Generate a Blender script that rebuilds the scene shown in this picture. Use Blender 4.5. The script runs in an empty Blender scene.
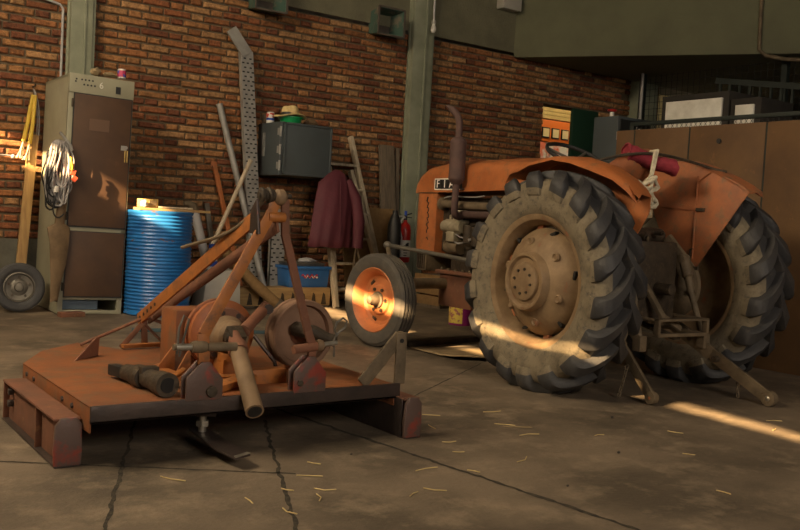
import bpy, bmesh, math, random
from mathutils import Vector as V, Matrix, noise as mnoise
random.seed(7)
R = math.radians
sc = bpy.context.scene
COL = sc.collection
PI = math.pi

# ------------------------------------------------------------------ materials
def mat(name, c1, c2=None, sc_=6, r=.65, m=0, bump=.15, bsc=45, thr=(.38, .66), c3=None, sc3=18, thr3=(.55, .7), aniso=None, r2=None):
    M = bpy.data.materials.new(name); M.use_nodes = True
    nt = M.node_tree; N = nt.nodes; L = nt.links
    b = N['Principled BSDF']; b.inputs['Roughness'].default_value = r; b.inputs['Metallic'].default_value = m
    tc = N.new('ShaderNodeTexCoord'); vec = tc.outputs['Object']
    if aniso:
        mp = N.new('ShaderNodeMapping'); mp.inputs['Scale'].default_value = aniso
        L.new(vec, mp.inputs[0]); vec = mp.outputs[0]
    def nz(scale, det=6, rough=.6):
        n = N.new('ShaderNodeTexNoise'); n.inputs['Scale'].default_value = scale
        n.inputs['Detail'].default_value = det; n.inputs['Roughness'].default_value = rough
        L.new(vec, n.inputs['Vector']); return n.outputs['Fac']
    def ramp(fac, t):
        q = N.new('ShaderNodeMapRange'); q.inputs['From Min'].default_value = t[0]; q.inputs['From Max'].default_value = t[1]
        L.new(fac, q.inputs['Value']); return q.outputs[0]
    def mix(f, a, c):
        x = N.new('ShaderNodeMix'); x.data_type = 'RGBA'; L.new(f, x.inputs['Factor'])
        for s, v in ((x.inputs[6], a), (x.inputs[7], c)):
            if isinstance(v, tuple): s.default_value = (*v, 1)
            else: L.new(v, s)
        return x.outputs[2]
    out = c1
    if c2: out = mix(ramp(nz(sc_), thr), out, c2)
    if c3: out = mix(ramp(nz(sc3, 8, .7), thr3), out, c3)
    if isinstance(out, tuple): b.inputs['Base Color'].default_value = (*out, 1)
    else: L.new(out, b.inputs['Base Color'])
    if bump:
        bp = N.new('ShaderNodeBump'); bp.inputs['Strength'].default_value = bump; bp.inputs['Distance'].default_value = .02
        L.new(nz(bsc, 5), bp.inputs['Height']); L.new(bp.outputs[0], b.inputs['Normal'])
    return M

def brick_material():
    M = mat('fired_brick', (.2, .1, .05), None, r=.9, bump=.5, bsc=70)
    nt = M.node_tree; N = nt.nodes; L = nt.links; b = N['Principled BSDF']
    a = N.new('ShaderNodeAttribute'); a.attribute_name = 'tone'
    n = N.new('ShaderNodeTexNoise'); n.inputs['Scale'].default_value = 22; n.inputs['Detail'].default_value = 7; n.inputs['Roughness'].default_value = .7
    tc = N.new('ShaderNodeTexCoord'); L.new(tc.outputs['Object'], n.inputs['Vector'])
    q = N.new('ShaderNodeMapRange'); q.inputs['From Min'].default_value = .3; q.inputs['From Max'].default_value = .7; q.inputs['To Min'].default_value = .3; q.inputs['To Max'].default_value = 1.5
    L.new(n.outputs['Fac'], q.inputs['Value'])
    x = N.new('ShaderNodeVectorMath'); x.operation = 'SCALE'; L.new(a.outputs['Color'], x.inputs[0]); L.new(q.outputs[0], x.inputs['Scale'])
    L.new(x.outputs[0], b.inputs['Base Color'])
    return M

MT = dict(
    brick=brick_material(),
    mortar=mat('mortar', (.17, .125, .075), (.10, .075, .045), 9, .95, bump=.6, bsc=90),
    floor=mat('worn_concrete', (.175, .134, .092), (.082, .063, .043), 1.6, .68, bump=.3, bsc=40, thr=(.38, .62), c3=(.26, .20, .135), sc3=4.5, thr3=(.5, .72)),
    dirt=mat('joint_dirt', (.022, .018, .013), (.06, .048, .03), 30, .95, bump=.6),
    beam=mat('painted_stucco', (.19, .18, .115), (.14, .132, .085), 3, .85, bump=.7, bsc=55),
    slab=mat('painted_slab', (.135, .135, .08), (.105, .105, .064), 1.5, .85, bump=.15, bsc=30),
    column=mat('column_green', (.27, .285, .205), (.2, .215, .15), 5, .6, bump=.12),
    plinth=mat('plinth_render', (.12, .115, .09), (.08, .076, .06), 4, .9, bump=.3),
    plaster=mat('plaster', (.22, .2, .17), (.16, .15, .125), 2, .9, bump=.2),
    dark=mat('dark_timber', (.018, .015, .012), (.03, .025, .02), 4, .9, bump=.1),
    ceil=mat('ceiling_boards', (.1, .08, .06), (.07, .055, .04), 3, .9, bump=.1),
    torange=mat('tractor_orange', (.44, .145, .045), (.33, .10, .03), 6, .45, bump=.08, c3=(.19, .10, .05), sc3=13, thr3=(.52, .72)),
    tdust=mat('tractor_orange_dusty', (.38, .125, .045), (.25, .095, .045), 8, .55, bump=.1, c3=(.17, .11, .06), sc3=15, thr3=(.52, .7)),
    rimdust=mat('rim_dusty', (.26, .175, .095), (.165, .105, .056), 9, .65, .1, bump=.15, c3=(.27, .085, .035), sc3=9, thr3=(.6, .7)),
    rimfront=mat('rim_orange', (.55, .19, .06), (.42, .14, .05), 8, .6, bump=.1, c3=(.25, .15, .08), sc3=20, thr3=(.58, .7)),
    rubber=mat('tyre_rubber', (.028, .028, .031), (.045, .043, .042), 9, .6, bump=.18, bsc=60, c3=(.13, .105, .07), sc3=11, thr3=(.62, .82)),
    sidewall=mat('tyre_sidewall_dusty', (.215, .178, .12), (.14, .115, .078), 10, .9, bump=.3, bsc=90, c3=(.07, .062, .05), sc3=24, thr3=(.52, .7)),
    ftyre=mat('front_tyre_rubber', (.065, .058, .05), (.1, .085, .066), 10, .85, bump=.12, bsc=70, c3=(.16, .13, .09), sc3=14, thr3=(.6, .8)),
    iron=mat('oily_iron', (.04, .03, .021), (.075, .055, .035), 14, .6, .3, bump=.3, c3=(.12, .085, .05), sc3=25, thr3=(.56, .7)),
    ironlt=mat('dusty_iron', (.17, .125, .075), (.10, .074, .045), 12, .7, .1, bump=.25),
    steelgrey=mat('grey_steel', (.16, .145, .12), (.11, .1, .085), 12, .5, .4, bump=.1),
    exhaust=mat('exhaust_rust', (.11, .062, .052), (.075, .045, .04), 10, .75, .2, bump=.15),
    black=mat('black_paint', (.012, .012, .012), None, r=.5, bump=0),
    silver=mat('silver_letters', (.8, .78, .72), None, r=.4, m=0, bump=0),
    alu=mat('pale_casting', (.40, .35, .25), (.26, .22, .15), 18, .6, .3, bump=.25),
    morange=mat('mower_orange', (.25, .082, .024), (.165, .058, .022), 6, .6, bump=.12, c3=(.15, .085, .045), sc3=11, thr3=(.47, .68)),
    mbright=mat('mower_orange_bright', (.38, .135, .03), (.27, .095, .028), 8, .5, bump=.12, c3=(.16, .075, .035), sc3=14, thr3=(.52, .68)),
    mring=mat('mower_ring', (.34, .105, .032), (.2, .075, .034), 9, .5, bump=.1, c3=(.11, .06, .035), sc3=14, thr3=(.54, .68)),
    mrust=mat('mower_rust', (.19, .075, .04), (.13, .06, .036), 7, .8, bump=.15, c3=(.25, .12, .055), sc3=15, thr3=(.58, .7)),
    mdark=mat('mower_dark_steel', (.075, .055, .048), (.05, .04, .036), 9, .45, .5, bump=.12, c3=(.15, .035, .025), sc3=10, thr3=(.6, .68)),
    mred=mat('mower_red_worn', (.11, .07, .058), (.25, .045, .03), 11, .5, .2, bump=.12, thr=(.52, .64)),
    flybrown=mat('flywheel_brown', (.23, .13, .08), (.16, .09, .055), 6, .75, bump=.1),
    tubetan=mat('shaft_tan', (.22, .145, .08), (.16, .1, .055), 8, .7, bump=.12),
    bolt=mat('bright_bolt', (.55, .52, .45), (.3, .27, .22), 20, .35, .8, bump=.05),
    cabside=mat('cabinet_greygreen', (.31, .30, .215), (.25, .24, .17), 3, .6, bump=.03, c3=(.2, .19, .13), sc3=14, thr3=(.68, .75)),
    cabdoor=mat('cabinet_brown', (.085, .042, .020), (.06, .03, .016), 3, .6, bump=.04, c3=(.12, .06, .03), sc3=5, thr3=(.6, .75)),
    bluegrey=mat('blue_grey_panel', (.10, .14, .19), None, r=.6, bump=.02),
    drum=mat('drum_blue', (.018, .16, .46), (.014, .11, .34), 4, .36, bump=.05, c3=(.17, .09, .05), sc3=9, thr3=(.61, .66), aniso=(1, 1, 2.6)),
    wood=mat('old_wood', (.42, .26, .10), (.28, .165, .065), 5, .75, bump=.25, aniso=(6, 6, .6)),
    woodx=mat('old_wood_flat', (.42, .27, .11), (.28, .175, .075), 5, .75, bump=.25, aniso=(.7, 6, 6)),
    greywood=mat('grey_wood', (.17, .13, .09), (.11, .085, .06), 6, .85, bump=.3, aniso=(7, 7, .6)),
    palewood=mat('pale_ladder_wood', (.52, .44, .32), (.36, .29, .2), 7, .7, bump=.2, aniso=(6, 6, .7), c3=(.16, .22, .26), sc3=10, thr3=(.64, .7)),
    chip=mat('particle_board', (.25, .15, .06), (.2, .115, .045), 25, .85, bump=.15),
    galv=mat('galvanised', (.36, .35, .33), (.26, .25, .235), 7, .5, .25, bump=.06),
    boxgrey=mat('wall_box_grey', (.07, .086, .094), (.065, .076, .08), 4, .5, .1, bump=.03, c3=(.13, .13, .12), sc3=20, thr3=(.7, .74)),
    straw=mat('hat_straw', (.8, .62, .3), (.66, .48, .2), 30, .8, bump=.3, bsc=120),
    green=mat('green_plastic', (.012, .33, .10), None, r=.35, bump=0),
    maroon=mat('coat_maroon', (.115, .022, .034), (.085, .016, .026), 5, .7, bump=.2, bsc=25),
    redcloth=mat('red_cloth', (.27, .025, .04), (.19, .016, .028), 20, .85, bump=.4, bsc=60),
    rope=mat('rope_white', (.62, .55, .41), (.46, .4, .28), 30, .9, bump=.4),
    tag=mat('tag_card', (.36, .27, .15), None, r=.8, bump=.1),
    red=mat('red_enamel', (.42, .02, .015), None, r=.3, bump=0),
    white=mat('white_paint', (.68, .66, .6), (.55, .53, .47), 10, .5, bump=.03),
    offwhite=mat('offwhite_plastic', (.44, .42, .38), (.36, .34, .3), 4, .5, bump=.04),
    pvc=mat('grey_pvc', (.42, .41, .42), (.36, .35, .35), 5, .45, bump=.02),
    cable=mat('cable_grey', (.34, .32, .31), (.2, .19, .185), 15, .5, bump=.02),
    leather=mat('tan_leather', (.17, .11, .056), (.11, .07, .035), 8, .75, bump=.25),
    yellow=mat('yellow_hose', (.62, .42, .04), (.5, .33, .03), 10, .5, bump=.02),
    yellowpaint=mat('yellow_paint', (.55, .38, .13), (.45, .3, .09), 12, .7, bump=.1),
    bluebox=mat('blue_box', (.03, .13, .36), (.03, .11, .30), 5, .45, bump=.03),
    blue=mat('blue_plastic', (.02, .07, .42), None, r=.4, bump=0),
    purple=mat('purple_tin', (.22, .015, .13), None, r=.35, bump=0),
    tinyellow=mat('tin_yellow', (.6, .45, .08), (.3, .1, .1), 30, .4, bump=0, thr=(.5, .56)),
    hornc=mat('horn_green', (.06, .115, .09), (.2, .16, .12), 8, .6, bump=.1, thr=(.5, .65)),
    hornin=mat('horn_inside', (.11, .088, .07), (.07, .055, .045), 9, .8, bump=.15),
    sheet=mat('rusty_panel', (.14, .072, .026), (.092, .046, .018), 2.5, .7, bump=.1, c3=(.25, .12, .042), sc3=4, thr3=(.6, .75)),
    doorgreen=mat('door_green', (.012, .045, .025), None, r=.5, bump=.02),
    fence=mat('fence_green', (.012, .018, .015), None, r=.6, bump=.02),
    bus=mat('carriage_orange', (.75, .17, .02), None, r=.4, bump=0),
    cream=mat('cream_pane', (.75, .62, .34), None, r=.4, bump=0),
    buswhite=mat('carriage_white', (.72, .66, .60), (.7, .16, .08), 1.6, .5, bump=0, thr=(.5, .56)),
    siding=mat('yellow_siding', (.62, .45, .17), (.5, .35, .12), 3, .7, bump=.05),
    card=mat('cardboard', (.30, .22, .12), (.2, .145, .08), 5, .85, bump=.1),
    strawbit=mat('straw_stalk', (.5, .38, .17), None, r=.8, bump=0),
    stone=mat('pebble', (.07, .06, .05), None, r=.9, bump=.2),
    frost=mat('frosted_pane', (.7, .7, .68), None, r=.4, bump=0),
)

# ------------------------------------------------------------------ geometry collector
class G:
    def __init__(s): s.bm = bmesh.new()
    def vs(s, pts): return [s.bm.verts.new(p) for p in pts]
    def f(s, vv):
        try: return s.bm.faces.new(vv)
        except ValueError: return None
    def box(s, c, d, rot=None):
        c = V(c); P = []
        for x, y, z in ((-1,-1,-1),(1,-1,-1),(1,1,-1),(-1,1,-1),(-1,-1,1),(1,-1,1),(1,1,1),(-1,1,1)):
            p = V((x*d[0]/2, y*d[1]/2, z*d[2]/2))
            if rot is not None: p = rot @ p
            P.append(c + p)
        v = s.vs(P)
        for q in ((0,3,2,1),(4,5,6,7),(0,1,5,4),(1,2,6,5),(2,3,7,6),(3,0,4,7)): s.f([v[i] for i in q])
        return s
    def b2(s, a, b):   # box by two corners
        a = V(a); b = V(b); return s.box((a+b)/2, [abs(b[i]-a[i]) for i in range(3)])
    def prism(s, poly, vec):
        vec = V(vec); a = s.vs([V(p) for p in poly]); b = s.vs([V(p)+vec for p in poly]); n = len(poly)
        s.f(a[::-1]); s.f(b)
        for i in range(n): s.f([a[i], a[(i+1) % n], b[(i+1) % n], b[i]])
        return s
    def bar(s, p0, p1, w, t, side=(1, 0, 0)):   # rectangular bar, w along side
        p0 = V(p0); p1 = V(p1); d = (p1-p0).normalized(); sd = V(side); sd = (sd - d*sd.dot(d)).normalized(); up = d.cross(sd)
        P = [sd*a*w/2 + up*b*t/2 for a, b in ((-1,-1),(1,-1),(1,1),(-1,1))]
        return s.prism([p0+q for q in P], p1-p0)
    def tube(s, pts, r, n=10, closed=False, cap=True, hollow=False):
        pts = [V(p) for p in pts]; m = len(pts); rr = r if isinstance(r, (list, tuple)) else [r]*m
        rings = []; up = None
        for i, p in enumerate(pts):
            a = pts[(i-1) % m] if (closed or i > 0) else p; b = pts[(i+1) % m] if (closed or i < m-1) else p
            d = (b-a)
            d = d.normalized() if d.length > 1e-9 else V((0,0,1))
            if up is None:
                up = V((0,0,1)) if abs(d.z) < .9 else V((1,0,0))
            up = (up - d*up.dot(d)); up = up.normalized() if up.length > 1e-6 else d.orthogonal().normalized()
            w = d.cross(up)
            rings.append(s.vs([p + (up*math.cos(2*PI*k/n) + w*math.sin(2*PI*k/n))*rr[i] for k in range(n)]))
        for i in range(m if closed else m-1):
            A = rings[i]; B = rings[(i+1) % m]
            for k in range(n): s.f([A[k], A[(k+1) % n], B[(k+1) % n], B[k]])
        if cap and not closed:
            s.f(rings[0][::-1]); s.f(rings[-1])
        return s
    def cyl(s, p0, p1, r, r1=None, n=20): return s.tube([p0, p1], [r, r if r1 is None else r1], n)
    def lathe(s, prof, c, axis=(0,0,1), n=40, sx=1, sy=1, warp=None):
        c = V(c); ax = V(axis).normalized(); e1 = ax.orthogonal().normalized()
        if abs(ax.z) > .9: e1 = V((1,0,0))
        elif abs(ax.z) < .1: e1 = V((0,0,1))
        e2 = ax.cross(e1); rings = []
        for r, h in prof:
            if r < 1e-6: rings.append(s.vs([c+ax*h])); continue
            ring = []
            for k in range(n):
                t = 2*PI*k/n; p = c + ax*h + e1*(r*math.cos(t)*sx) + e2*(r*math.sin(t)*sy)
                if warp: p = warp(p, t, h)
                ring.append(p)
            rings.append(s.vs(ring))
        for A, B in zip(rings, rings[1:]):
            for k in range(n):
                a0 = A[k % len(A)]; a1 = A[(k+1) % len(A)]; b0 = B[k % len(B)]; b1 = B[(k+1) % len(B)]
                if len(A) == 1 and len(B) == 1: continue
                if len(A) == 1: s.f([a0, b1, b0])
                elif len(B) == 1: s.f([a0, a1, b0])
                else: s.f([a0, a1, b1, b0])
        return s
    def loft(s, secs, closed=True, cap=True):
        rings = [s.vs([V(p) for p in q]) for q in secs]; n = len(rings[0])
        for A, B in zip(rings, rings[1:]):
            for k in range(n if closed else n-1): s.f([A[k], A[(k+1) % n], B[(k+1) % n], B[k]])
        if cap and closed: s.f(rings[0][::-1]); s.f(rings[-1])
        return s
    def blob(s, c, d, seed=0, amp=.25, sub=2):
        r = bmesh.ops.create_icosphere(s.bm, subdivisions=sub, radius=1)
        for v in r['verts']:
            k = 1 + amp*mnoise.noise(v.co*1.7 + V((seed*3.1, seed, 0)))
            v.co = V(c) + V((v.co.x*d[0]/2*k, v.co.y*d[1]/2*k, v.co.z*d[2]/2*k))
        return s

def obj(name, g, m, parent=None, bevel=0, smooth=35, world=False, solid=0, seg=2):
    bm = g.bm
    if world and parent is not None:
        q = parent
        while '_inv' not in q: q = q.parent
        inv = q['_inv']
        bmesh.ops.transform(bm, matrix=Matrix([inv[i*4:i*4+4] for i in range(4)]), verts=bm.verts)
    bmesh.ops.recalc_face_normals(bm, faces=bm.faces)
    if bevel:
        E = [e for e in bm.edges if len(e.link_faces) == 2 and e.calc_face_angle(0) > R(35)]
        bmesh.ops.bevel(bm, geom=E, offset=bevel, segments=seg, profile=.6, affect='EDGES', clamp_overlap=True)
    me = bpy.data.meshes.new(name); bm.to_mesh(me); bm.free()
    if smooth:
        for p in me.polygons: p.use_smooth = True
        me.set_sharp_from_angle(angle=R(smooth))
    o = bpy.data.objects.new(name, me); COL.objects.link(o)
    for x in (m if isinstance(m, (list, tuple)) else [m]): me.materials.append(x)
    if parent is not None: o.parent = parent
    if solid:
        md = o.modifiers.new('thick', 'SOLIDIFY'); md.thickness = solid; md.offset = 0
    return o

def tag(o, label, cat, group=None):
    o['label'] = label; o['category'] = cat
    if group: o['group'] = group
    return o
def thing(name, label, cat, loc=(0,0,0), rz=0, group=None):
    o = bpy.data.objects.new(name, None); COL.objects.link(o); o.empty_display_size = .1
    o.location = loc; o.rotation_euler = (0, 0, rz)
    m = (Matrix.Translation(loc) @ Matrix.Rotation(rz, 4, 'Z')).inverted()
    o['_inv'] = [v for row in m for v in row]
    return tag(o, label, cat, group)
def struct(name, g, m, **k):
    o = obj(name, g, m, **k)
    if o.parent is None: o['kind'] = 'structure'
    return o
def text(name, body, size, m, parent, origin, ux, uy, ext=.0015, world=True):
    cu = bpy.data.curves.new(name, 'FONT'); cu.body = body; cu.size = size; cu.extrude = ext; cu.align_x = 'CENTER'; cu.align_y = 'CENTER'
    t = bpy.data.objects.new(name, cu); COL.objects.link(t)
    dg = bpy.context.evaluated_depsgraph_get(); me = bpy.data.meshes.new_from_object(t.evaluated_get(dg))
    bpy.data.objects.remove(t); g = G(); g.bm.from_mesh(me); bpy.data.meshes.remove(me)
    ux = V(ux).normalized(); uy = V(uy); uy = (uy - ux*uy.dot(ux)).normalized(); uz = ux.cross(uy)
    M = Matrix((ux, uy, uz)).transposed().to_4x4(); M.translation = V(origin)
    bmesh.ops.transform(g.bm, matrix=M, verts=g.bm.verts)
    return obj(name, g, m, parent, smooth=0, world=world)
def bez(p0, p1, p2, p3, n=10):
    p0, p1, p2, p3 = map(V, (p0, p1, p2, p3))
    return [p0*(1-t)**3 + p1*3*t*(1-t)**2 + p2*3*t*t*(1-t) + p3*t**3 for t in [i/n for i in range(n+1)]]
def wall_cells(g, axis, pos, th, u0, u1, z0, z1, holes):
    us = sorted({u0, u1, *[h[0] for h in holes], *[h[1] for h in holes]}); zs = sorted({z0, z1, *[h[2] for h in holes], *[h[3] for h in holes]})
    for a, b in zip(us, us[1:]):
        for c, d in zip(zs, zs[1:]):
            cu = (a+b)/2; cz = (c+d)/2
            if any(h[0] < cu < h[1] and h[2] < cz < h[3] for h in holes): continue
            if axis == 'x': g.b2((pos, a, c), (pos+th, b, d))
            else: g.b2((a, pos, c), (b, pos+th, d))
    return g

# ------------------------------------------------------------------ the setting
X0, X1, YB, ZC = -2.2, 10.05, -13.0, 5.0
g = G(); g.b2((X0-.3, YB-.3, -.2), (X1+5, 7, 0)); struct('floor', g, MT['floor'])
def joint(p0, p1, w, n=60, seed=0):
    g = G(); p0 = V((*p0, 0)); p1 = V((*p1, 0)); d = (p1-p0); L = d.length; d.normalize(); s = V((-d.y, d.x, 0)); rnd = random.Random(seed)
    top = []; bot = []
    for i in range(n+1):
        c = p0 + d*L*i/n + s*(mnoise.noise(V((i*.35, seed*7.7, 0)))*w*.7)
        ww = w*(.55 + .7*rnd.random())
        top.append(c + s*ww/2 + V((0,0,.0015))); bot.append(c - s*ww/2 + V((0,0,.0015)))
    a = g.vs(top); b = g.vs(bot)
    for i in range(n): g.f([b[i], b[i+1], a[i+1], a[i]])
    return struct('floor_joint', g, MT['dirt'], smooth=0)
joint((1.905, -4.93), (1.30, -6.34), .016, 70, 1); joint((1.40, -4.68), (.80, -6.10), .014, 70, 2)
joint((.55, -5.04), (1.62, -5.74), .012, 50, 3); joint((2.05, -4.6), (2.35, -7.1), .022, 110, 4); joint((2.5, -5.0), (4.6, -3.6), .008, 90, 5)

# brick wall: flemish bond of individual bricks in one mesh
def bricks():
    ch = .0735; per = .415; vb = []; fb = []; cols = []; rnd = random.Random(3); z = .0; row = 0
    while z < 3.08:
        x = X0 - (per/2 if row % 2 else 0) + rnd.uniform(-.012, .012); k = 0
        while x < X1:
            L = .263 if k % 2 == 0 else .116
            a, b = x, x+L; x += L + .018; k += 1
            if b > X1+.05: break
            if 8.34 < (a+b)/2 < 9.40 and z < 2.55: continue
            if b > 8.31 and a < 8.37 and z < 2.55: b = 8.34 + rnd.uniform(-.02, .01)
            h = .0525 + rnd.uniform(-.003, .003); z0 = z + .009 + rnd.uniform(-.002, .002); y = rnd.uniform(-.004, .004); e = .009; sk = rnd.uniform(-.003, .003)
            i = len(vb); yb = .036
            vb += [(a, yb, z0), (b, yb, z0+sk), (b, yb, z0+h+sk), (a, yb, z0+h), (a, y+e, z0), (b, y+e, z0+sk), (b, y+e, z0+h+sk), (a, y+e, z0+h),
                   (a+e*1.3, y, z0+e), (b-e*1.3, y, z0+e+sk), (b-e*1.3, y, z0+h-e+sk), (a+e*1.3, y, z0+h-e)]
            for q in ((4,5,1,0),(5,6,2,1),(6,7,3,2),(7,4,0,3),(8,9,5,4),(9,10,6,5),(10,11,7,6),(11,8,4,7),(11,10,9,8)): fb.append([i+t for t in q])
            t = rnd.random(); c = ((.31, .125, .045), (.25, .088, .034), (.35, .165, .062), (.19, .066, .03), (.38, .205, .088))[min(4, int(t*5))]
            q = rnd.uniform(.75, 1.1); cols += [(c[0]*q, c[1]*q, c[2]*q, 1)]*12
        z += ch; row += 1
    me = bpy.data.meshes.new('wall_back'); me.from_pydata(vb, [], fb); me.update()
    at = me.color_attributes.new('tone', 'FLOAT_COLOR', 'POINT')
    for i, c in enumerate(cols): at.data[i].color = c
    me.materials.append(MT['brick']); o = bpy.data.objects.new('wall_back', me); COL.objects.link(o); o['kind'] = 'structure'
    g = G(); wall_cells(g, 'y', .024, .22, X0, X1+.6, 0, 3.09, [(8.34, 9.40, 0, 2.56)])
    m = obj('mortar', g, MT['mortar'], o, smooth=0)
bricks()
g = G(); g.b2((X0, -.03, 3.115), (X1+.6, .25, ZC)); struct('trim_1', g, MT['beam'])
g = G(); g.b2((X0, -.035, 0), (2.3, .0, .585)); struct('baseboard_back', g, MT['plinth'])
def column(x0, x1, n):
    g = G(); g.b2((x0, -.125, 0), (x1-.03, -.03, ZC))
    w = x1-x0
    g.b2((x0+w*.52, -.14, 0), (x0+w*.60, -.12, ZC)); g.b2((x1-.035, -.105, 0), (x1, -.0, ZC)); g.b2((x0-.012, -.06, 0), (x0+.02, -.025, ZC))
    return struct(n, g, MT['column'], bevel=.006)
column(2.29, 2.515, 'trim_2'); column(6.10, 6.41, 'trim_3')
g = G(); g.b2((10.0, -.14, 0), (10.42, .05, 3.09)); struct('trim_4', g, MT['column'], bevel=.006)
# mezzanine slab, its front edge running diagonally
n0 = V((7.72, -.03, 0)); n1 = V((9.55, -2.84, 0)); dd = (n1-n0).normalized(); n2 = n0 + dd*6
g = G(); g.prism([n0+V((0,0,3.05)), n2+V((0,0,3.05)), (13, n2.y, 3.05), (13, -.03, 3.05)], (0, 0, 1.9)); struct('mezzanine_slab', g, MT['slab'], bevel=.03)
# unseen sides of the hall
zc = lambda y: 3.38 + .044*y
def hw(y):
    q = .029 + (y+8.35)*.0105
    return q*(.38 if -7.2 < y < -5.7 else .62 if -5.7 <= y < -4.3 else 1)
g = G(); wall_cells(g, 'x', X0-.02, .02, YB, .25, 0, ZC, [(-5.9, -1.5, 3.75, 4.75), (-8.35, -.6, 2.7, 3.7)])
ya, yb = -8.35, -.6
cuts = [-8.35, -7.36, -7.18, -6.9, -6.75, -6.55, -6.35, -5.71, -5.69, -4.31, -4.29, -.6]
for a, b in zip(cuts, cuts[1:]):
    ha = hw(a); hb = hw(b)
    if (a, b) in ((-6.9, -6.75), (-6.55, -6.35), (-7.36, -7.18)): ha = hb = .002 if a < -7 else .012
    g.prism([(X0-.02, a, 2.7), (X0-.02, b, 2.7), (X0-.02, b, zc(b)-hb), (X0-.02, a, zc(a)-ha)], (.02, 0, 0))
    g.prism([(X0-.02, a, 3.7), (X0-.02, b, 3.7), (X0-.02, b, zc(b)+hb), (X0-.02, a, zc(a)+ha)], (.02, 0, 0))
struct('wall_left', g, MT['plaster'], smooth=0)
g = G(); wall_cells(g, 'y', YB-.1, .1, X0, X1+3, 0, ZC, [(-.4, 3.6, 2.4, 4.2)]); struct('wall_front', g, MT['plaster'], smooth=0)
g = G(); g.b2((X1+2.95, YB, 0), (X1+3.05, 0, ZC)); struct('wall_right', g, MT['dark'], smooth=0)
g = G(); sk = (-1.0, 1.6, -4.4, -1.4)
for a, b in (((X0, YB-.1), (X1+3.1, sk[2])), ((X0, sk[3]), (X1+3.1, .25)), ((X0, sk[2]), (sk[0], sk[3])), ((sk[1], sk[2]), (X1+3.1, sk[3]))): g.b2((*a, ZC), (*b, ZC+.1))
struct('ceiling', g, MT['ceil'], smooth=0)
g = G(); g.b2((sk[0]-.2, sk[2]-.2, ZC+.1), (sk[1]+.2, sk[3]+.2, ZC+.12)); struct('added_skylight', g, MT['frost'], smooth=0)  # unseen skylight, added so light from above deepens the brick joints
for nm, pane, bars in (('window_1', ((X0-.035, -6.2, 3.6), (X0-.021, -1.2, 4.9)), [((X0-.02, y-.03, 3.75), (X0, y+.03, 4.75)) for y in (-5.87, -4.8, -3.7, -2.6, -1.53)]),
                       ('added_window_2', ((-.4, YB-.14, 2.4), (3.6, YB-.12, 4.2)), [((x-.03, YB-.12, 2.4), (x+.03, YB-.05, 4.2)) for x in (-.37, .6, 1.6, 2.6, 3.57)])):  # second window is added behind the camera to carry the front fill
    g = G()
    for a, b in bars: g.b2(a, b)
    w = struct(nm, g, MT['column'], smooth=0); g = G(); g.b2(*pane); obj('pane', g, MT['frost'], w, smooth=0)

# doorway: dark green leaf, and an added box keeping the sun off the carriage
g = G(); g.b2((8.91, .02, 0), (9.40, .07, 2.56)); d = struct('door_1', g, MT['doorgreen'], bevel=.004)
g = G(); g.cyl((8.92, -.0, 1.05), (8.92, .03, 1.05), .02); g.tube([(8.92, -.03, 1.05), (8.92, 0, 1.05)], .012); g.cyl((8.92, -.035, 1.05), (9.03, -.035, 1.05), .01); obj('door_handle', g, MT['galv'], d)
g = G(); wall_cells(g, 'y', 4.2, .1, 7.2, 14, 0, 4, []); g.b2((7.1, .25, 0), (7.2, 4.3, 4)); g.b2((14, .25, 0), (14.1, 4.3, 4)); g.b2((7.1, .25, 4), (14.1, 4.3, 4.1)); struct('sun_block_box', g, MT['plaster'], smooth=0)
c = thing('carriage', 'orange and white carriage with cream windows seen through the doorway', 'carriage', (10.6, 2.2, .05)); c.location.z = .10
g = G(); g.b2((8.6, 1.8, 2.25), (13.6, 3.4, 2.60)); obj('body', g, MT['bus'], c, bevel=.02, world=True)
g = G(); g.b2((8.62, 1.81, .35), (13.58, 3.38, 2.24)); obj('lower_body', g, MT['buswhite'], c, bevel=.02, world=True)
g = G()
for i in range(12): g.b2((8.6, 1.83, 2.62+i*.06), (13.6, 3.4, 2.675+i*.06))
obj('roof_siding', g, MT['siding'], c, world=True, bevel=.004)
for i in range(20):
    x = 9.0 + i*.215
    g = G(); g.b2((x, 1.785, 2.31), (x+.165, 1.815, 2.475)); f = obj('window_frame', g, MT['black'], c, world=True, bevel=.003)
    g = G(); g.b2((x+.018, 1.778, 2.328), (x+.147, 1.79, 2.457)); obj('pane', g, MT['cream'], f, smooth=0, world=True)
for x in (10.2, 12.2):
    g = G(); g.b2((x+.02, 1.79, .5), (x+.7, 1.812, 2.2)); obj('side_door', g, MT['buswhite'], c, world=True, bevel=.004)
for x in (9.3, 12.9):
    for y in (1.95, 3.2):
        g = G(); g.lathe([(0, -.08), (.3, -.08), (.36, -.05), (.36, .05), (.3, .08), (0, .08)], (x, y, .36), (0, 1, 0), 28); obj('wheel', g, MT['rubber'], c, world=True)

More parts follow.
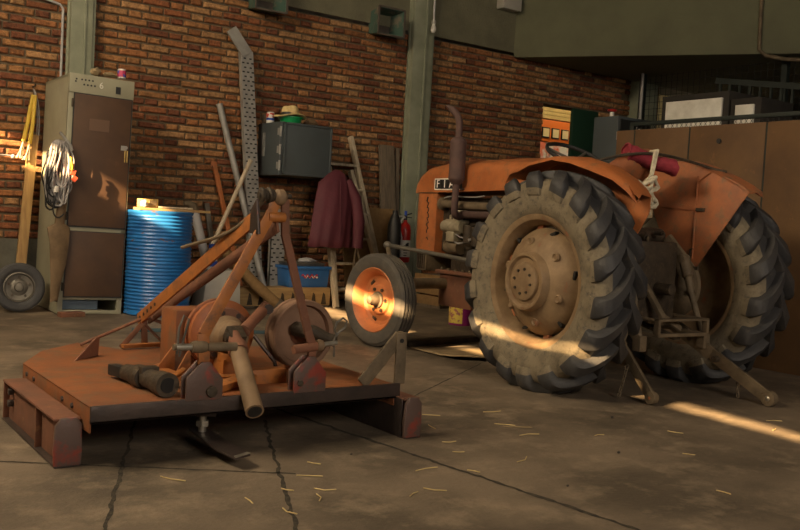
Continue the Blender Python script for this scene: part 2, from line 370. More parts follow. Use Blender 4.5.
# low panel wall to the side and what stands on / behind it
g = G()
for i, (a, b) in enumerate(((-3.31, -3.495), (-3.51, -4.045), (-4.06, -4.715), (-4.73, -5.5), (-5.515, -6.2), (-6.215, -7.0))):
    g.b2((6.0, b, 0), (6.03, a, 1.805))
pw = struct('panel_wall', g, MT['sheet'], bevel=.004)
g = G()
for y in (-3.5025, -4.0525, -4.7225, -5.5075): g.b2((6.005, y-.02, 0), (6.06, y+.02, 1.80))
obj('backing_post', g, MT['fence'], pw)
g = G(); g.cyl((5.992, -4.33, 1.68), (6.002, -4.33, 1.68), .02); obj('vent_hole', g, MT['black'], pw)
r = thing('railing', 'dark green pipe railing with chain link running along the top of the rusty panels', 'railing', (6.07, -5, 1.8))
g = G(); g.b2((6.055, -7, 1.845), (6.085, -3.4, 1.878)); obj('top_rail', g, MT['fence'], r, world=True, bevel=.006)
for y in (-3.42, -5.2, -6.9):
    g = G(); g.b2((6.055, y-.02, 1.2), (6.09, y+.02, 1.86)); obj('post', g, MT['fence'], r, world=True)
g = G(); y = -7.0
while y < -3.45:
    for s in (1, -1):
        g.bar((6.072, y+(.045 if s < 0 else 0), 1.80), (6.072, y+(.045 if s > 0 else 0), 1.86), .003, .003)
    y += .045
obj('chain_link', g, MT['black'], r, world=True, smooth=0)

t = thing('metal_cabinet', 'tall grey metal cabinet standing behind the end of the rusty panels', 'cabinet', (7.25, -2.28, 0))
g = G(); g.b2((7.0, -2.44, 0), (7.5, -2.12, 2.10)); obj('body', g, MT['boxgrey'], t, world=True, bevel=.006)
g = G(); g.b2((7.02, -2.455, .1), (7.48, -2.44, 2.07)); dr = obj('door', g, MT['black'], t, world=True, bevel=.004)
g = G(); g.box((7.08, -2.465, 1.1), (.02, .02, .14)); hd = obj('handle', g, MT['galv'], dr, smooth=0)
for v in hd.data.vertices: v.co -= V(t.location)
for z in (.4, 1.2, 1.9):
    g = G(); g.cyl((7.0, -2.445, z-.04), (7.0, -2.445, z+.04), .012); obj('hinge', g, MT['galv'], t, world=True)
g = G()
for i in range(4): g.box((7.25+.05*i, -2.458, 2.0-.008*i), (.03, .006, .012))
obj('label_strip', g, MT['white'], t, world=True)
t = thing('paint_tin', 'tiny red and white tin with a round lid on the tall grey cabinet', 'tin', (7.06, -2.3, 2.10))
g = G(); g.lathe([(0, 0), (.022, 0), (.022, .05), (0, .05)], (0, 0, 0)); obj('body', g, MT['white'], t)
g = G(); g.lathe([(0, .05), (.03, .05), (.05, .062), (.045, .075), (0, .085)], (0, 0, 0)); obj('lid', g, MT['red'], t)
for (y0, y1, zt, lab) in ((-2.95, -3.68, 2.25, 'white fronted case in a dark frame standing beyond the railing'), (-3.70, -4.0, 2.17, 'narrower white fronted case with dark frame beyond the railing')):
    t = thing('display_case', lab, 'case', (7.2, (y0+y1)/2, 0))
    g = G(); g.b2((7.02, y1, 0), (7.5, y0, zt)); obj('body', g, MT['dark'], t, world=True, bevel=.008)
    g = G(); g.b2((7.0, y1+.06, .3), (7.025, y0-.06, zt-.06)); obj('front_panel', g, MT['white'], t, world=True, bevel=.004)
t = thing('wire_fence', 'dark wire mesh fence on posts below the mezzanine', 'fence', (9.6, -4, 0))
g = G()
for i in range(90): g.b2((9.6, -.5-i*.085-.002, 1.0), (9.604, -.5-i*.085+.002, 3.02))
for i in range(24): g.b2((9.6, -8.1, 1.05+i*.085-.002), (9.604, -.5, 1.05+i*.085+.002))
obj('mesh_panel', g, MT['fence'], t, world=True, smooth=0)
for y in (-.55, -2.6, -4.6, -6.6):
    g = G(); g.b2((9.57, y-.035, 0), (9.63, y+.035, 3.05)); obj('post', g, MT['fence'], t, world=True)
g = G(); g.cyl((9.5, -.62, 0), (9.5, -.62, 3.04), .022); tag(obj('steel_pipe', g, MT['galv']), 'slim pale steel pipe standing upright in front of the wire mesh', 'pipe')
t = thing('storage_shelf', 'dark slanted rack of slats behind the white fronted cases', 'rack', (8.4, -3.6, 0))
g = G(); g.bar((8.4, -2.55, 2.62), (8.4, -5.2, 2.22), .05, .06); obj('top_bar', g, MT['fence'], t, world=True)
for i in range(22):
    y = -2.6-i*.12
    g = G(); g.b2((8.39, y-.012, 0), (8.41, y+.012, 2.6-(i*.12)*.151)); obj('slat', g, MT['fence'], t, world=True, smooth=0)
t = thing('timber_offcut', 'brown timber stub showing above the railing beyond the narrower case', 'timber', (7.4, -4.35, 0))
g = G(); g.b2((7.38, -4.42, 0), (7.5, -4.3, 2.16)); obj('block', g, MT['woodx'], t, world=True, bevel=.01)
g = G(); g.b2((7.36, -4.44, 2.16), (7.52, -4.28, 2.19)); obj('cap', g, MT['greywood'], t, world=True, bevel=.006)
g = G()
off = V((dd.y, -dd.x, 0)).normalized()*.021
P = lambda u, z: n0 + dd*u + off*(-1 if (off.x > 0) else 1) + V((0,0,z))
g.tube([P(2.86, 4.6), P(2.87, 3.5), P(2.88, 3.1), P(2.95, 3.03), P(3.15, 2.99), P(3.4, 2.97)], .022, 10)
tag(obj('conduit_pipe', g, MT['ironlt']), 'pale bent conduit running down the front of the mezzanine slab', 'conduit')

# ------------------------------------------------------------------ along the brick wall
CB = thing('electrical_cabinet', 'tall grey green electrical cabinet with two brown doors against the brick wall', 'cabinet', (2.31, -.5, .006), R(-1.5)); CB.rotation_euler.y = R(1.1); CB.scale = (.97, 1, .985)
def cbx(a, b): return V((a[0]-2.33, a[1]+.5, a[2])), V((b[0]-2.33, b[1]+.5, b[2]))
g = G()
for a, b in (((2.07, -.90, .0), (2.10, -.07, 2.02)), ((2.59, -.90, 0), (2.62, -.07, 2.02)), ((2.07, -.90, 1.99), (2.62, -.07, 2.02)), ((2.07, -.09, 0), (2.62, -.07, 2.02)), ((2.07, -.9, .12), (2.62, -.07, .145)), ((2.07, -.90, 0), (2.62, -.86, .03)), ((2.07, -.905, 0), (2.115, -.86, 2.02)), ((2.575, -.905, 0), (2.62, -.86, 2.02)), ((2.07, -.905, .70), (2.62, -.86, .745))): g.b2(*cbx(a, b))
obj('body', g, MT['cabside'], CB, bevel=.004)
g = G(); g.b2(*cbx((2.07, -.915, 1.862), (2.62, -.88, 2.02))); hp = obj('header_panel', g, MT['cabside'], CB, bevel=.005)
g = G(); g.b2(*cbx((2.46, -.921, 1.895), (2.50, -.912, 1.955))); obj('black_gauge', g, MT['black'], hp)
for i, x in enumerate((2.12, 2.125, 2.17, 2.2, 2.23, 2.26, 2.19, 2.22, 2.25, 2.28)):
    z = 1.935 if i > 5 else 1.975
    g = G(); g.cyl(*[V((x-2.33, y, z-.02*(i % 2 == 0)*(i < 2))) for y in (-.4175, -.410)], r=.008, n=8); obj('screw_hole', g, MT['black'], hp)
text('number', '6', .075, MT['white'], hp, (.005, -.4165, 1.945), (1, 0, 0), (0, 0, 1), world=False)
for nm, z0, z1 in (('upper', .748, 1.855), ('lower', .15, .70)):
    g = G(); g.b2(*cbx((2.118, -.922, z0), (2.605, -.895, z1))); d = obj('door', g, MT['cabdoor'], CB, bevel=.008)
    g = G()
    for a, b in (((2.112, -.917, z0-.006), (2.122, -.90, z1+.005)), ((2.60, -.917, z0-.006), (2.612, -.90, z1+.005)), ((2.112, -.917, z0-.008), (2.612, -.90, z0+.002)), ((2.112, -.917, z1-.002), (2.612, -.90, z1+.006))): g.b2(*cbx(a, b))
    obj('door_seal', g, MT['black'], d)
    if nm == 'upper':
        g = G(); g.b2(*cbx((2.25, -.9245, 1.56), (2.42, -.921, 1.66))); obj('faded_label', g, mat('faded_label', (.125, .07, .042), None, r=.6, bump=0), d)
        g = G(); g.b2(*cbx((2.53, -.926, 1.42), (2.58, -.920, 1.46))); g.box((.23, -.43, 1.445), (.05, .012, .02)); obj('latch', g, MT['galv'], d)
        for x in (2.565, 2.585):
            g = G(); g.tube([(x-2.33, -.432, 1.42), (x-2.33, -.434, 1.36), (x-2.329, -.434, 1.32)], .005); obj('key', g, MT['yellowpaint'], d)
    for z in (z0+.08, z1-.08):
        g = G(); g.cyl((-.225, -.415, z-.035), (-.225, -.415, z+.035), .01); obj('hinge', g, MT['iron'], d)
g = G(); g.b2(*cbx((2.12, -.84, .032), (2.43, -.82, .12))); obj('kick_panel', g, MT['bluegrey'], CB)
t = thing('paint_can', 'small white can with a pink and blue label on the electrical cabinet', 'can', (2.545, -.80, 2.02))
g = G(); g.lathe([(0, 0), (.034, 0), (.034, .078), (.030, .08), (.030, .074), (0, .074)], (0, 0, 0), n=24); obj('body', g, MT['white'], t)
g = G(); g.lathe([(.0345, .012), (.036, .02), (.036, .058), (.0345, .066)], (0, 0, 0), n=24); obj('label', g, mat('can_label', (.5, .04, .12), (.05, .08, .4), 25, .5, bump=0, thr=(.5, .53)), t)
for i, (x, y, d) in enumerate(((2.33, -.78, (.08, .07, .075)), (2.44, -.80, (.11, .08, .04)))):
    g = G(); g.blob((0, 0, d[2]*.42), d, i+2, .5); o = obj('crumpled_rag', g, MT['card']); o.location = (x, y, 2.02)
    tag(o, ('crumpled beige rag standing up above the corner of the electrical cabinet', 'flattened beige rag lying beside the small can on the cabinet')[i], 'rag')
# cables and leather sheath hung on the cabinet's front corner
rnd = random.Random(11)
def coil(name, label, cx, cy, z, w, h, n, m, r, seed):
    rnd = random.Random(seed); g = G()
    for k in range(n):
        pts = []; ww = w*rnd.uniform(.45, 1.05); hh = h*rnd.uniform(.7, 1.08); ox = rnd.uniform(-.04, .04); oy = rnd.uniform(-.02, .02)
        for i in range(28):
            a = 2*PI*i/28; s = math.sin(a); c = math.cos(a)
            pts.append((cx+ox+ww/2*s*(.55+.45*(1-c)/2) + .006*math.sin(5*a+k), cy+oy+.015*math.sin(a*2+k), z - hh/2 + hh/2*c + rnd.uniform(-.004, .004)))
        g.tube(pts, r*rnd.uniform(.8, 1.2), 6, closed=True)
    return g
t = thing('cable_bundle', 'tangle of grey electric cables hanging on the corner of the electrical cabinet', 'cable', (2.05, -.98, 1.4))
g = coil('c', '', 2.02, -.965, 1.43, .19, .50, 20, 0, .009, 3); obj('grey_cable', g, MT['cable'], t, world=True)
g = coil('c', '', 1.98, -.965, 1.36, .18, .46, 8, 0, .007, 8); obj('dark_cable', g, MT['black'], t, world=True)
g = G(); g.tube(bez((1.99, -.99, 1.2), (1.85, -1.0, 1.0), (1.95, -1.0, .78), (2.0, -1.0, 1.05), 16), .006, 6); g.tube(bez((2.0, -.99, 1.05), (1.93, -1.0, .9), (1.97, -1.0, .74), (2.05, -1.0, .84), 16), .006, 6); obj('loose_loop', g, MT['black'], t, world=True)
g = G(); g.tube([(2.0, -.985, 1.5), (2.09, -.985, 1.40), (2.1, -.99, 1.36)], .012); obj('hook', g, MT['galv'], t, world=True)
g = G()
for i in range(3): g.box((2.09+.012*i, -1.035, 1.23-.05*i), (.035, .02, .045), Matrix.Rotation(.3*i, 3, 'Y'))
obj('red_clip', g, mat('clip_red', (.6, .09, .04), None, r=.4, bump=0), t, world=True)
g = G(); g.tube(bez((2.08, -1.03, 1.3), (2.07, -1.05, 1.27), (2.1, -1.05, 1.24), (2.09, -1.04, 1.2)), .011, 8); obj('yellow_plug', g, MT['yellow'], t, world=True)
g = G(); g.lathe([(0, 0), (.02, .005), (.024, .025), (.018, .05), (0, .055)], (1.985, -1.0, 1.01), n=14); obj('lamp_holder', g, MT['white'], t, world=True)
g = G()
def ring(cx, cy, z, a, b, n=18, ph=0): return [(cx + a*math.cos(2*PI*k/n)*(1+.18*math.sin(3*2*PI*k/n+ph)), cy + b*math.sin(2*PI*k/n), z + .008*math.sin(2*2*PI*k/n+ph)) for k in range(n)]
g.loft([ring(2.05, -.94, 1.42, .006, .006), ring(2.06, -.945, 1.2, .009, .009), ring(2.06, -.945, 1.15, .012, .01), ring(2.06, -.945, 1.05, .03, .018), ring(2.045, -.945, .92, .036, .018, ph=1), ring(2.03, -.945, .755, .038, .018, ph=1), ring(2.015, -.945, .72, .09, .034, ph=2), ring(2.03, -.945, .60, .075, .03, ph=2.4), ring(2.03, -.945, .42, .058, .028, ph=3), ring(2.02, -.945, .28, .04, .022, ph=3), ring(2.01, -.945, .12, .03, .018, ph=4)])
tag(obj('leather_sheath', g, MT['leather']), 'long tan leather sheath hanging below the cables', 'sheath')
# hoses, plank and tyre beside the cabinet
for i, (a, b, c, lab) in enumerate((((2.0, -.06, 1.87), (1.955, -.1, 1.62), (1.90, -.12, 1.34), 'yellow hose hanging with frayed end, nearer the wall corner'), ((2.02, -.07, 1.87), (1.995, -.11, 1.6), (1.955, -.13, 1.33), 'yellow hose hanging with frayed end, nearer the electrical cabinet'))):
    t = thing('yellow_hose', lab, 'hose', a, 0, 'yellow hoses on the wall')
    g = G(); g.tube([a, b, V(b)*.4+V(c)*.6], [.016, .017, .019], 10); obj('tube', g, MT['yellow'], t, world=True)
    g = G(); e = V(b)*.4+V(c)*.6
    for k in range(7): g.tube([e, e + V((rnd.uniform(-.015, .015)-.01, rnd.uniform(-.01, .01), -.07)), e + V((rnd.uniform(-.04, .02)-.02, rnd.uniform(-.015, .015), -.15))], .005, 5)
    obj('frayed_end', g, MT['rope'], t, world=True)
t = thing('wire_loop', 'thin yellow grey wire loop hanging behind the yellow hoses', 'wire', (2.03, -.05, 1.9))
g = G(); g.tube(bez((2.01, -.03, 1.93), (2.10, -.05, 1.8), (2.07, -.06, 1.3), (2.0, -.06, 1.3), 20), .006, 6); g.tube(bez((2.01, -.03, 1.93), (2.07, -.05, 1.8), (2.06, -.08, 1.2), (1.95, -.08, 1.34), 20), .005, 6); obj('wire', g, MT['cable'], t, world=True)
g = G(); g.tube([(2.01, 0, 1.95), (2.01, -.09, 1.95), (2.01, -.10, 1.97)], .007, 8); obj('nail', g, MT['iron'], t, world=True)
g = G(); g.bar((1.90, -.17, 0), (2.02, -.055, 1.52), .085, .035, (1, 0, 0)); tag(obj('wood_plank', g, MT['wood'], bevel=.006), 'narrow yellowish wooden plank leaning on bricks beside the electrical cabinet', 'plank')
g = G(); g.tube([(1.45, -.02, 2.88), (1.8, -.02, 2.80), (2.22, -.02, 2.715), (2.245, -.02, 2.68), (2.245, -.02, 2.0)], .011, 8); tag(obj('wall_conduit', g, MT['pvc']), 'thin pale conduit on bricks beside the green column', 'conduit')
g = G(); g.tube([(1.3, -.02, 1.33), (1.95, -.02, 1.32)], .006, 6); g.blob((1.86, -.025, 1.315), (.04, .03, .04), 4, .1); tag(obj('wall_wire', g, MT['pvc']), 'thin horizontal wire along the bricks beside the leaning plank', 'wire')

def smooth_tire(g, c, ax, Rr, rr, w, grooves=()):
    h = w/2; prof = [(rr, -h*.62), (rr+.012, -h*.8), (rr+(Rr-rr)*.45, -h), (rr+(Rr-rr)*.8, -h*.92), (Rr-.014, -h*.78)]
    edges = [-h*.7]
    for q in grooves: edges += [q-.006, q-.0055, q+.0055, q+.006]
    edges.append(h*.7)
    for i, e in enumerate(edges):
        depth = .012 if (i % 4 in (2, 3) and i < len(edges)-1 and i > 0) else 0
        prof.append((Rr-depth - .006*(abs(e)/h)**2, e))
    prof += [(Rr-.014, h*.78), (rr+(Rr-rr)*.8, h*.92), (rr+(Rr-rr)*.45, h), (rr+.012, h*.8), (rr, h*.62), (rr, -h*.62)]
    return g.lathe(prof, c, ax, 56)
t = thing('small_wheel', 'small black wheel with grey hub standing beside the electrical cabinet', 'wheel', (1.80, -.66, 0), R(-8))
tilt = V((.0, -1, .12)).normalized()
g = G(); smooth_tire(g, (0, 0, .208), tilt, .205, .118, .1, (-.02, .02)); obj('tire', g, MT['rubber'], t)
g = G(); g.lathe([(.12, -.03), (.125, .042), (.115, .045), (.108, .02), (.07, .012), (.06, .02), (.04, .022), (.035, .045), (.03, .048), (0, .048)], (0, 0, .208), tilt, 36); rm = obj('rim', g, MT['steelgrey'], t)
for k in range(5):
    g = G(); a = 2*PI*k/5+.3; c = V((0, 0, .208)) + tilt*.018 + V((math.cos(a)*.085, 0, math.sin(a)*.085)); g.cyl(c, c+tilt*.014, .011, n=6); obj('bolt', g, MT['iron'], rm)

# blue drum and its load
DR = thing('steel_drum', 'tall ribbed blue steel drum standing beside the electrical cabinet', 'drum', (2.885, -.94, 0))
pr = [(0, 0), (.27, 0), (.282, .012), (.278, .03)]
for i in range(27):
    z = .05 + i*.0305; pr += [(.272, z), (.281, z+.010), (.281, z+.016), (.272, z+.026)]
pr += [(.274, .875), (.283, .885), (.283, .90), (.27, .905), (.268, .893), (0, .893)]
g = G(); g.lathe(pr, (0, 0, 0), n=72); obj('body', g, MT['drum'], DR, smooth=50)
g = G(); g.lathe([(.05, .893), (.05, .905), (.03, .91), (0, .91)], (.12, -.1, 0), n=16); obj('bung_cap', g, MT['drum'], DR)
g = G(); g.box((0, 0, .011), (.62, .26, .022)); o = obj('brown_board', g, MT['woodx'], bevel=.003); o.location = (2.96, -1.0, .906); o.rotation_euler = (0, 0, R(-4)); tag(o, 'thin brown board lying across the top of the blue drum', 'board')
t = thing('yellow_box', 'small worn yellow box sitting on the board over the blue drum', 'box', (2.75, -.99, .931))
g = G(); g.box((0, 0, .036), (.15, .10, .072), Matrix.Rotation(.15, 3, 'Z')); obj('body', g, MT['yellowpaint'], t, bevel=.006)
g = G(); g.box((.028, -.0525, .038), (.07, .004, .045), Matrix.Rotation(.15, 3, 'Z')); obj('label', g, MT['card'], t)
for i, (x, y, l, rz, lab) in enumerate(((2.98, -1.04, .30, -.05, 'pale wooden lath lying on the brown board over the drum'), (3.02, -.93, .34, .08, 'grey wooden lath lying behind the pale lath over the drum'))):
    g = G(); g.box((0, 0, .007), (l, .035, .014)); o = obj('lath', g, MT[('palewood', 'greywood')[i]], bevel=.002); o.location = (x, y, .931); o.rotation_euler = (0, 0, rz); tag(o, lab, 'lath')
t = thing('crumpled_paper', 'crumpled white paper beside the yellow box on the drum', 'paper', (2.69, -1.07, .931))
g = G(); g.blob((0, 0, .03), (.06, .05, .06), 8, .6); obj('paper', g, MT['white'], t)

# tubes, canister, poles
t = thing('plastic_tube', 'grey plastic tube leaning beside the blue drum', 'tube', (3.56, -.40, 0))
g = G(); g.tube([(3.70, -.40, 0), (3.42, -.40, .93)], .042, 20); obj('pipe', g, MT['pvc'], t, world=True)
g = G(); g.tube([(3.425, -.40, .91), (3.405, -.40, .965), (3.35, -.41, .99), (3.31, -.41, .985)], [.046, .045, .03, .022], 14); obj('elbow', g, MT['ironlt'], t, world=True)
t = thing('white_canister', 'white square canister standing on the floor behind the mower', 'canister', (3.55, -.72, 0))
g = G()
def sq(x0, x1, y0, y1, z): return [(x0, y0, z), (x1, y0, z), (x1, y1, z), (x0, y1, z)]
g.loft([sq(-.19, .17, -.13, .12, 0), sq(-.20, .18, -.14, .13, .05), sq(-.17, .17, -.13, .12, .34), sq(-.13, .14, -.10, .09, .385)]); obj('body', g, MT['offwhite'], t, bevel=.012)
g = G(); g.cyl((.08, 0, .38), (.08, 0, .415), .03); obj('cap', g, MT['offwhite'], t)
t = thing('spray_bottle', 'white bottle with blue caps standing on the white canister', 'bottle', (3.46, -.76, .385))
g = G(); g.lathe([(0, 0), (.05, 0), (.055, .01), (.055, .12), (.045, .16), (.025, .18), (.025, .20), (0, .2)], (0, 0, 0), n=24); obj('body', g, MT['white'], t)
g = G(); g.lathe([(0, .2), (.03, .2), (.03, .235), (0, .24)], (0, 0, 0), n=20); obj('cap', g, MT['blue'], t)
g = G(); g.lathe([(.0555, .03), (.0575, .035), (.0575, .075), (.0555, .08)], (0, 0, 0), n=24); obj('label', g, MT['blue'], t)
def pole(name, label, p0, p1, r, m, cat='pole', r1=None):
    t = thing(name, label, cat, (p0[0], p0[1], 0)); g = G(); g.cyl(p0, p1, r, r1, 16); obj('shaft', g, m, t, world=True)
    p0 = V(p0); p1 = V(p1); d = (p1-p0).normalized(); g = G(); g.tube([p1-d*.01, p1+d*.006], [r*1.12, r*1.12], 16); obj('end_ring', g, m, t, world=True); return t
pole('metal_pole', 'longest grey metal pole leaning against the brick wall', (4.29, -.34, 0), (3.79, -.045, 2.0), .032, MT['galv'])
pole('wooden_pole', 'shorter pale pole leaning the opposite way across the long pole', (3.33, -.48, 0), (3.94, -.50, 1.44), .021, MT['palewood'])
t = thing('orange_bar', 'rusty orange flat bar leaning against bricks behind the poles', 'bar', (4.0, -.3, 0))
g = G(); g.bar((4.06, -.26, 0), (3.76, -.035, 1.42), .045, .03); obj('shaft', g, MT['torange'], t, world=True, bevel=.004)
g = G(); g.bar((3.765, -.04, 1.40), (3.735, -.035, 1.40), .03, .05, (0, 1, 0)); obj('hook', g, MT['torange'], t, world=True)
g = G(); g.bar((3.82, -.2, 0), (3.70, -.04, 1.0), .05, .03); tag(obj('steel_strip', g, MT['steelgrey'], bevel=.004), 'dark grey steel strip leaning behind the orange bar', 'strip')
def perforated(g, f, z0, z1, w, th, dz=.045):
    z = z0
    while z < z1:
        for k, u in enumerate((-.26, .26) if int(z/dz) % 2 else (0, .42, -.42)): g.box(f(u*w, z), (w*.2, .004, .014))
        z += dz
    return g
t = thing('perforated_rail', 'tall galvanised perforated cable tray with bent top against the brick wall', 'rail', (4.1, -.14, 0))
def fr(u, z): return V((4.225 - .075*z + u, -.225 + .045*z - .012, z))
g = G(); g.bar((4.225, -.225, 0), (4.225-.075*2.56, -.225+.045*2.56, 2.56), .13, .015)
for s in (-.065, .065): g.bar((4.225+s, -.20, 0), (4.225-.075*2.56+s, -.20+.045*2.56, 2.56), .008, .06)
g.bar((4.225-.075*2.54, -.12, 2.53), (3.86, -.09, 2.76), .12, .02)
tr = obj('tray', g, MT['galv'], t, world=True)
g = G(); perforated(g, lambda u, z: fr(u, z), .1, 2.5, .12, 0); o = obj('slot', g, MT['black'], t, world=True, smooth=0); o['kind'] = 'stuff'
t = thing('perforated_rail', 'short galvanised perforated tray standing beside the blue plastic box', 'rail', (4.42, -.3, 0))
g = G(); g.b2((4.31, -.30, 0), (4.47, -.285, .98))
for x in (4.31, 4.465): g.b2((x, -.30, 0), (x+.007, -.25, .98))
obj('tray', g, MT['galv'], t, world=True)
g = G(); perforated(g, lambda u, z: V((4.39+u, -.301, z)), .26, .96, .15, 0); o = obj('slot', g, MT['black'], t, world=True, smooth=0); o['kind'] = 'stuff'
t = thing('round_log', 'thick brown wooden post lying tilted on the floor behind the mower', 'post', (3.9, -.66, 0))
g = G(); g.tube([(4.15, -.82, .05), (3.90, -.74, .27), (3.62, -.68, .56)], [.052, .055, .05], 14); obj('shaft', g, MT['chip'], t, world=True)
g = G(); g.tube([(4.165, -.824, .042), (4.13, -.812, .07)], [.058, .062], 14); obj('metal_shoe', g, MT['greywood'], t, world=True)
t = thing('timber_sleeper', 'low notched timber on the floor under the blue plastic box', 'timber', (4.45, -.5, 0))
g = G(); g.b2((3.84, -.60, .015), (4.87, -.40, .20)); obj('beam', g, MT['woodx'], t, world=True, bevel=.01)
for i in range(8):
    x = 3.95+i*.12
    g = G(); g.prism([(x-.03, -.605, .03), (x+.03, -.605, .03), (x+.012, -.605, .13), (x-.008, -.605, .15)], (0, .01, 0)); obj('notch', g, MT['iron'], t, world=True, smooth=0)
for x in (3.95, 4.4, 4.8):
    g = G(); g.b2((x-.05, -.6, 0), (x+.05, -.4, .016)); obj('foot', g, MT['greywood'], t, world=True)
t = thing('blue_box', 'blue plastic box with red and white wave mark under the maroon coat', 'box', (4.62, -.45, .20))
g = G(); g.loft([sq(-.225, .225, -.12, .12, 0), sq(-.24, .24, -.13, .13, .20)]); obj('body', g, MT['bluebox'], t, bevel=.006)
g = G(); g.b2((-.255, -.145, .185), (.255, .145, .215)); obj('rim', g, MT['bluebox'], t, bevel=.005)
g = G(); g.tube([(-.09+.006*i, -.131 - .0006*0, .115+.016*math.sin(i*.7)) for i in range(32)], .006, 6); obj('red_wave', g, MT['red'], t)
g = G(); g.tube([(-.06+.006*i, -.130, .108+.012*math.sin(i*.9+1)) for i in range(28)], .005, 6); obj('white_wave', g, MT['white'], t)
t = thing('grey_tray', 'shallow grey tray with junk resting on the blue plastic box', 'tray', (4.60, -.45, .416))
g = G(); g.loft([sq(-.20, .2, -.1, .1, 0), sq(-.22, .22, -.11, .11, .035)]); obj('body', g, MT['steelgrey'], t, bevel=.004)
g = G(); g.blob((.05, 0, .05), (.2, .14, .06), 6, .4); obj('lump', g, MT['pvc'], t)

# grey wall box with things on top
WB = thing('wall_cabinet', 'grey metal box with hinged door hung on the brick wall', 'cabinet', (4.57, 0, 1.6))
g = G(); g.b2((4.262, -.48, 1.325), (4.85, .012, 1.86)); obj('body', g, MT['boxgrey'], WB, world=True, bevel=.006)
g = G(); g.b2((4.29, -.515, 1.33), (4.845, -.484, 1.855)); dr = obj('door', g, MT['boxgrey'], WB, world=True, bevel=.005)
def wsub(name, g, m, par, root, **k):
    o = obj(name, g, m, par, **k); off = V(root.location)
    for v in o.data.vertices: v.co -= off
    return o
g = G()
for a, b in (((4.29, -.525, 1.33), (4.31, -.514, 1.855)), ((4.825, -.525, 1.33), (4.845, -.514, 1.855)), ((4.29, -.525, 1.33), (4.845, -.514, 1.35)), ((4.29, -.525, 1.835), (4.845, -.514, 1.855))): g.b2(a, b)
wsub('door_rim', g, MT['boxgrey'], dr, WB, bevel=.003)
g = G(); g.cyl((4.835, -.515, 1.6), (4.865, -.515, 1.6), .009); wsub('door_latch', g, MT['bolt'], dr, WB)
for z in (1.42, 1.58, 1.76):
    g = G(); g.cyl((4.262, -.49, z-.05), (4.262, -.49, z+.05), .012); g.box((4.26, -.455, z), (.006, .05, .07)); obj('hinge', g, MT['galv'], WB, world=True)
g = G(); g.b2((4.259, -.16, 1.52), (4.263, -.10, 1.76)); obj('paper_label', g, mat('old_label', (.26, .26, .25), (.14, .15, .15), 20, .7, bump=0), WB, world=True)
t = thing('green_bowl', 'bright green plastic bowl on the grey wall box under the straw hat', 'bowl', (4.47, -.3, 1.86))
g = G(); g.lathe([(0, 0), (.09, 0), (.10, .008), (.118, .06), (.125, .062), (.125, .068), (.115, .068), (.10, .02), (0, .016)], (0, 0, 0), n=40); obj('body', g, MT['green'], t)
g = G(); g.lathe([(.118, .058), (.132, .06), (.132, .07), (.118, .07)], (0, 0, 0), n=40); obj('rim', g, MT['green'], t)
t = thing('straw_hat', 'yellow straw hat with black band resting on the green bowl', 'hat', (4.46, -.3, 1.926), R(10))
w = lambda p, th, h: p + V((0, 0, -.018*math.cos(2*th)*min(1, (p.xy.length/.15))))
g = G(); g.lathe([(.0, .115), (.05, .118), (.068, .11), (.076, .09), (.082, .03), (.088, .02), (.12, .012), (.15, .016), (.15, .011), (.12, .006), (.085, .008)], (0, 0, 0), n=48, sx=1.15, warp=w); obj('body', g, MT['straw'], t, solid=.003)
g = G(); g.lathe([(.0835, .022), (.0865, .024), (.0815, .05), (.079, .05)], (0, 0, 0), n=48, sx=1.15); obj('hat_band', g, MT['black'], t)
t = thing('grease_tin', 'small tin with red and white label beside the straw hat', 'tin', (4.305, -.165, 1.86))
g = G(); g.lathe([(0, 0), (.04, 0), (.04, .11), (.036, .113), (0, .113)], (0, 0, 0), n=24); obj('body', g, MT['white'], t)
g = G(); g.lathe([(.0405, .03), (.042, .032), (.042, .05), (.0405, .052)], (0, 0, 0), n=24); obj('blue_band', g, MT['blue'], t)
g = G(); g.lathe([(.0405, .058), (.042, .06), (.042, .1), (.0405, .104)], (0, 0, 0), n=24); obj('red_band', g, mat('tin_red', (.5, .05, .03), (.6, .55, .5), 28, .4, bump=0, thr=(.5, .54)), t)
g = G(); g.blob((0, 0, .035), (.15, .12, .085), 12, .5); o = obj('crumpled_hat', g, MT['leather']); o.location = (4.72, -.28, 1.86); tag(o, 'crumpled brown hat lying on the grey wall box beside the green bowl', 'hat')
g = G(); g.cyl((0, -.14, .052), (0, .14, .05), .05, n=18); o = obj('grey_roll', g, MT['greywood']); o.location = (4.42, -.07, 1.86); o.rotation_euler = (0, 0, R(80)); tag(o, 'grey roll lying behind the straw hat on the wall box', 'roll')

# stepladder, coat, boards
LD = thing('wooden_ladder', 'worn pale wooden stepladder leaning against the bricks', 'ladder', (5.2, -.4, 0))
def rail(p0, p1, nm='rail'):
    g = G(); g.bar(p0, p1, .07, .04, (0, 1, 0)); obj(nm, g, MT['palewood'], LD, world=True, bevel=.004)
rail((5.62, -.56, 0), (5.36, -.05, 1.83)); rail((4.94, -.60, 0), (5.06, -.06, 1.75)); rail((4.885, -.70, 0), (4.98, -.10, 1.5), 'strut')
rail((5.57, -.66, 0), (5.34, -.12, 1.45), 'strut')
for i in range(6):
    z = .18+i*.265; k = z/1.8
    a = V((4.945+.11*k, -.6+.54*k, z)); b = V((5.615-.25*k, -.56+.5*k, z)); g = G(); g.bar(a, b, .09, .025, (0, 1, 0)); obj('step', g, MT['palewood'], LD, world=True, bevel=.003)
t = thing('maroon_coat', 'maroon work coat hanging from the ladder below the grey wall box', 'coat', (5.05, -.6, 1.35)); CT = t
def coat_ring(z, cx, cy, a, b, fold, n=44, ph=0):
    return [(cx + a*math.cos(2*PI*k/n)*(1+.3*fold*math.sin(4*2*PI*k/n+ph)), cy + b*math.sin(2*PI*k/n) + fold*.16*math.sin(9*2*PI*k/n+ph*1.7)*b*3, z + .02*fold*math.sin(5*2*PI*k/n)) for k in range(n)]
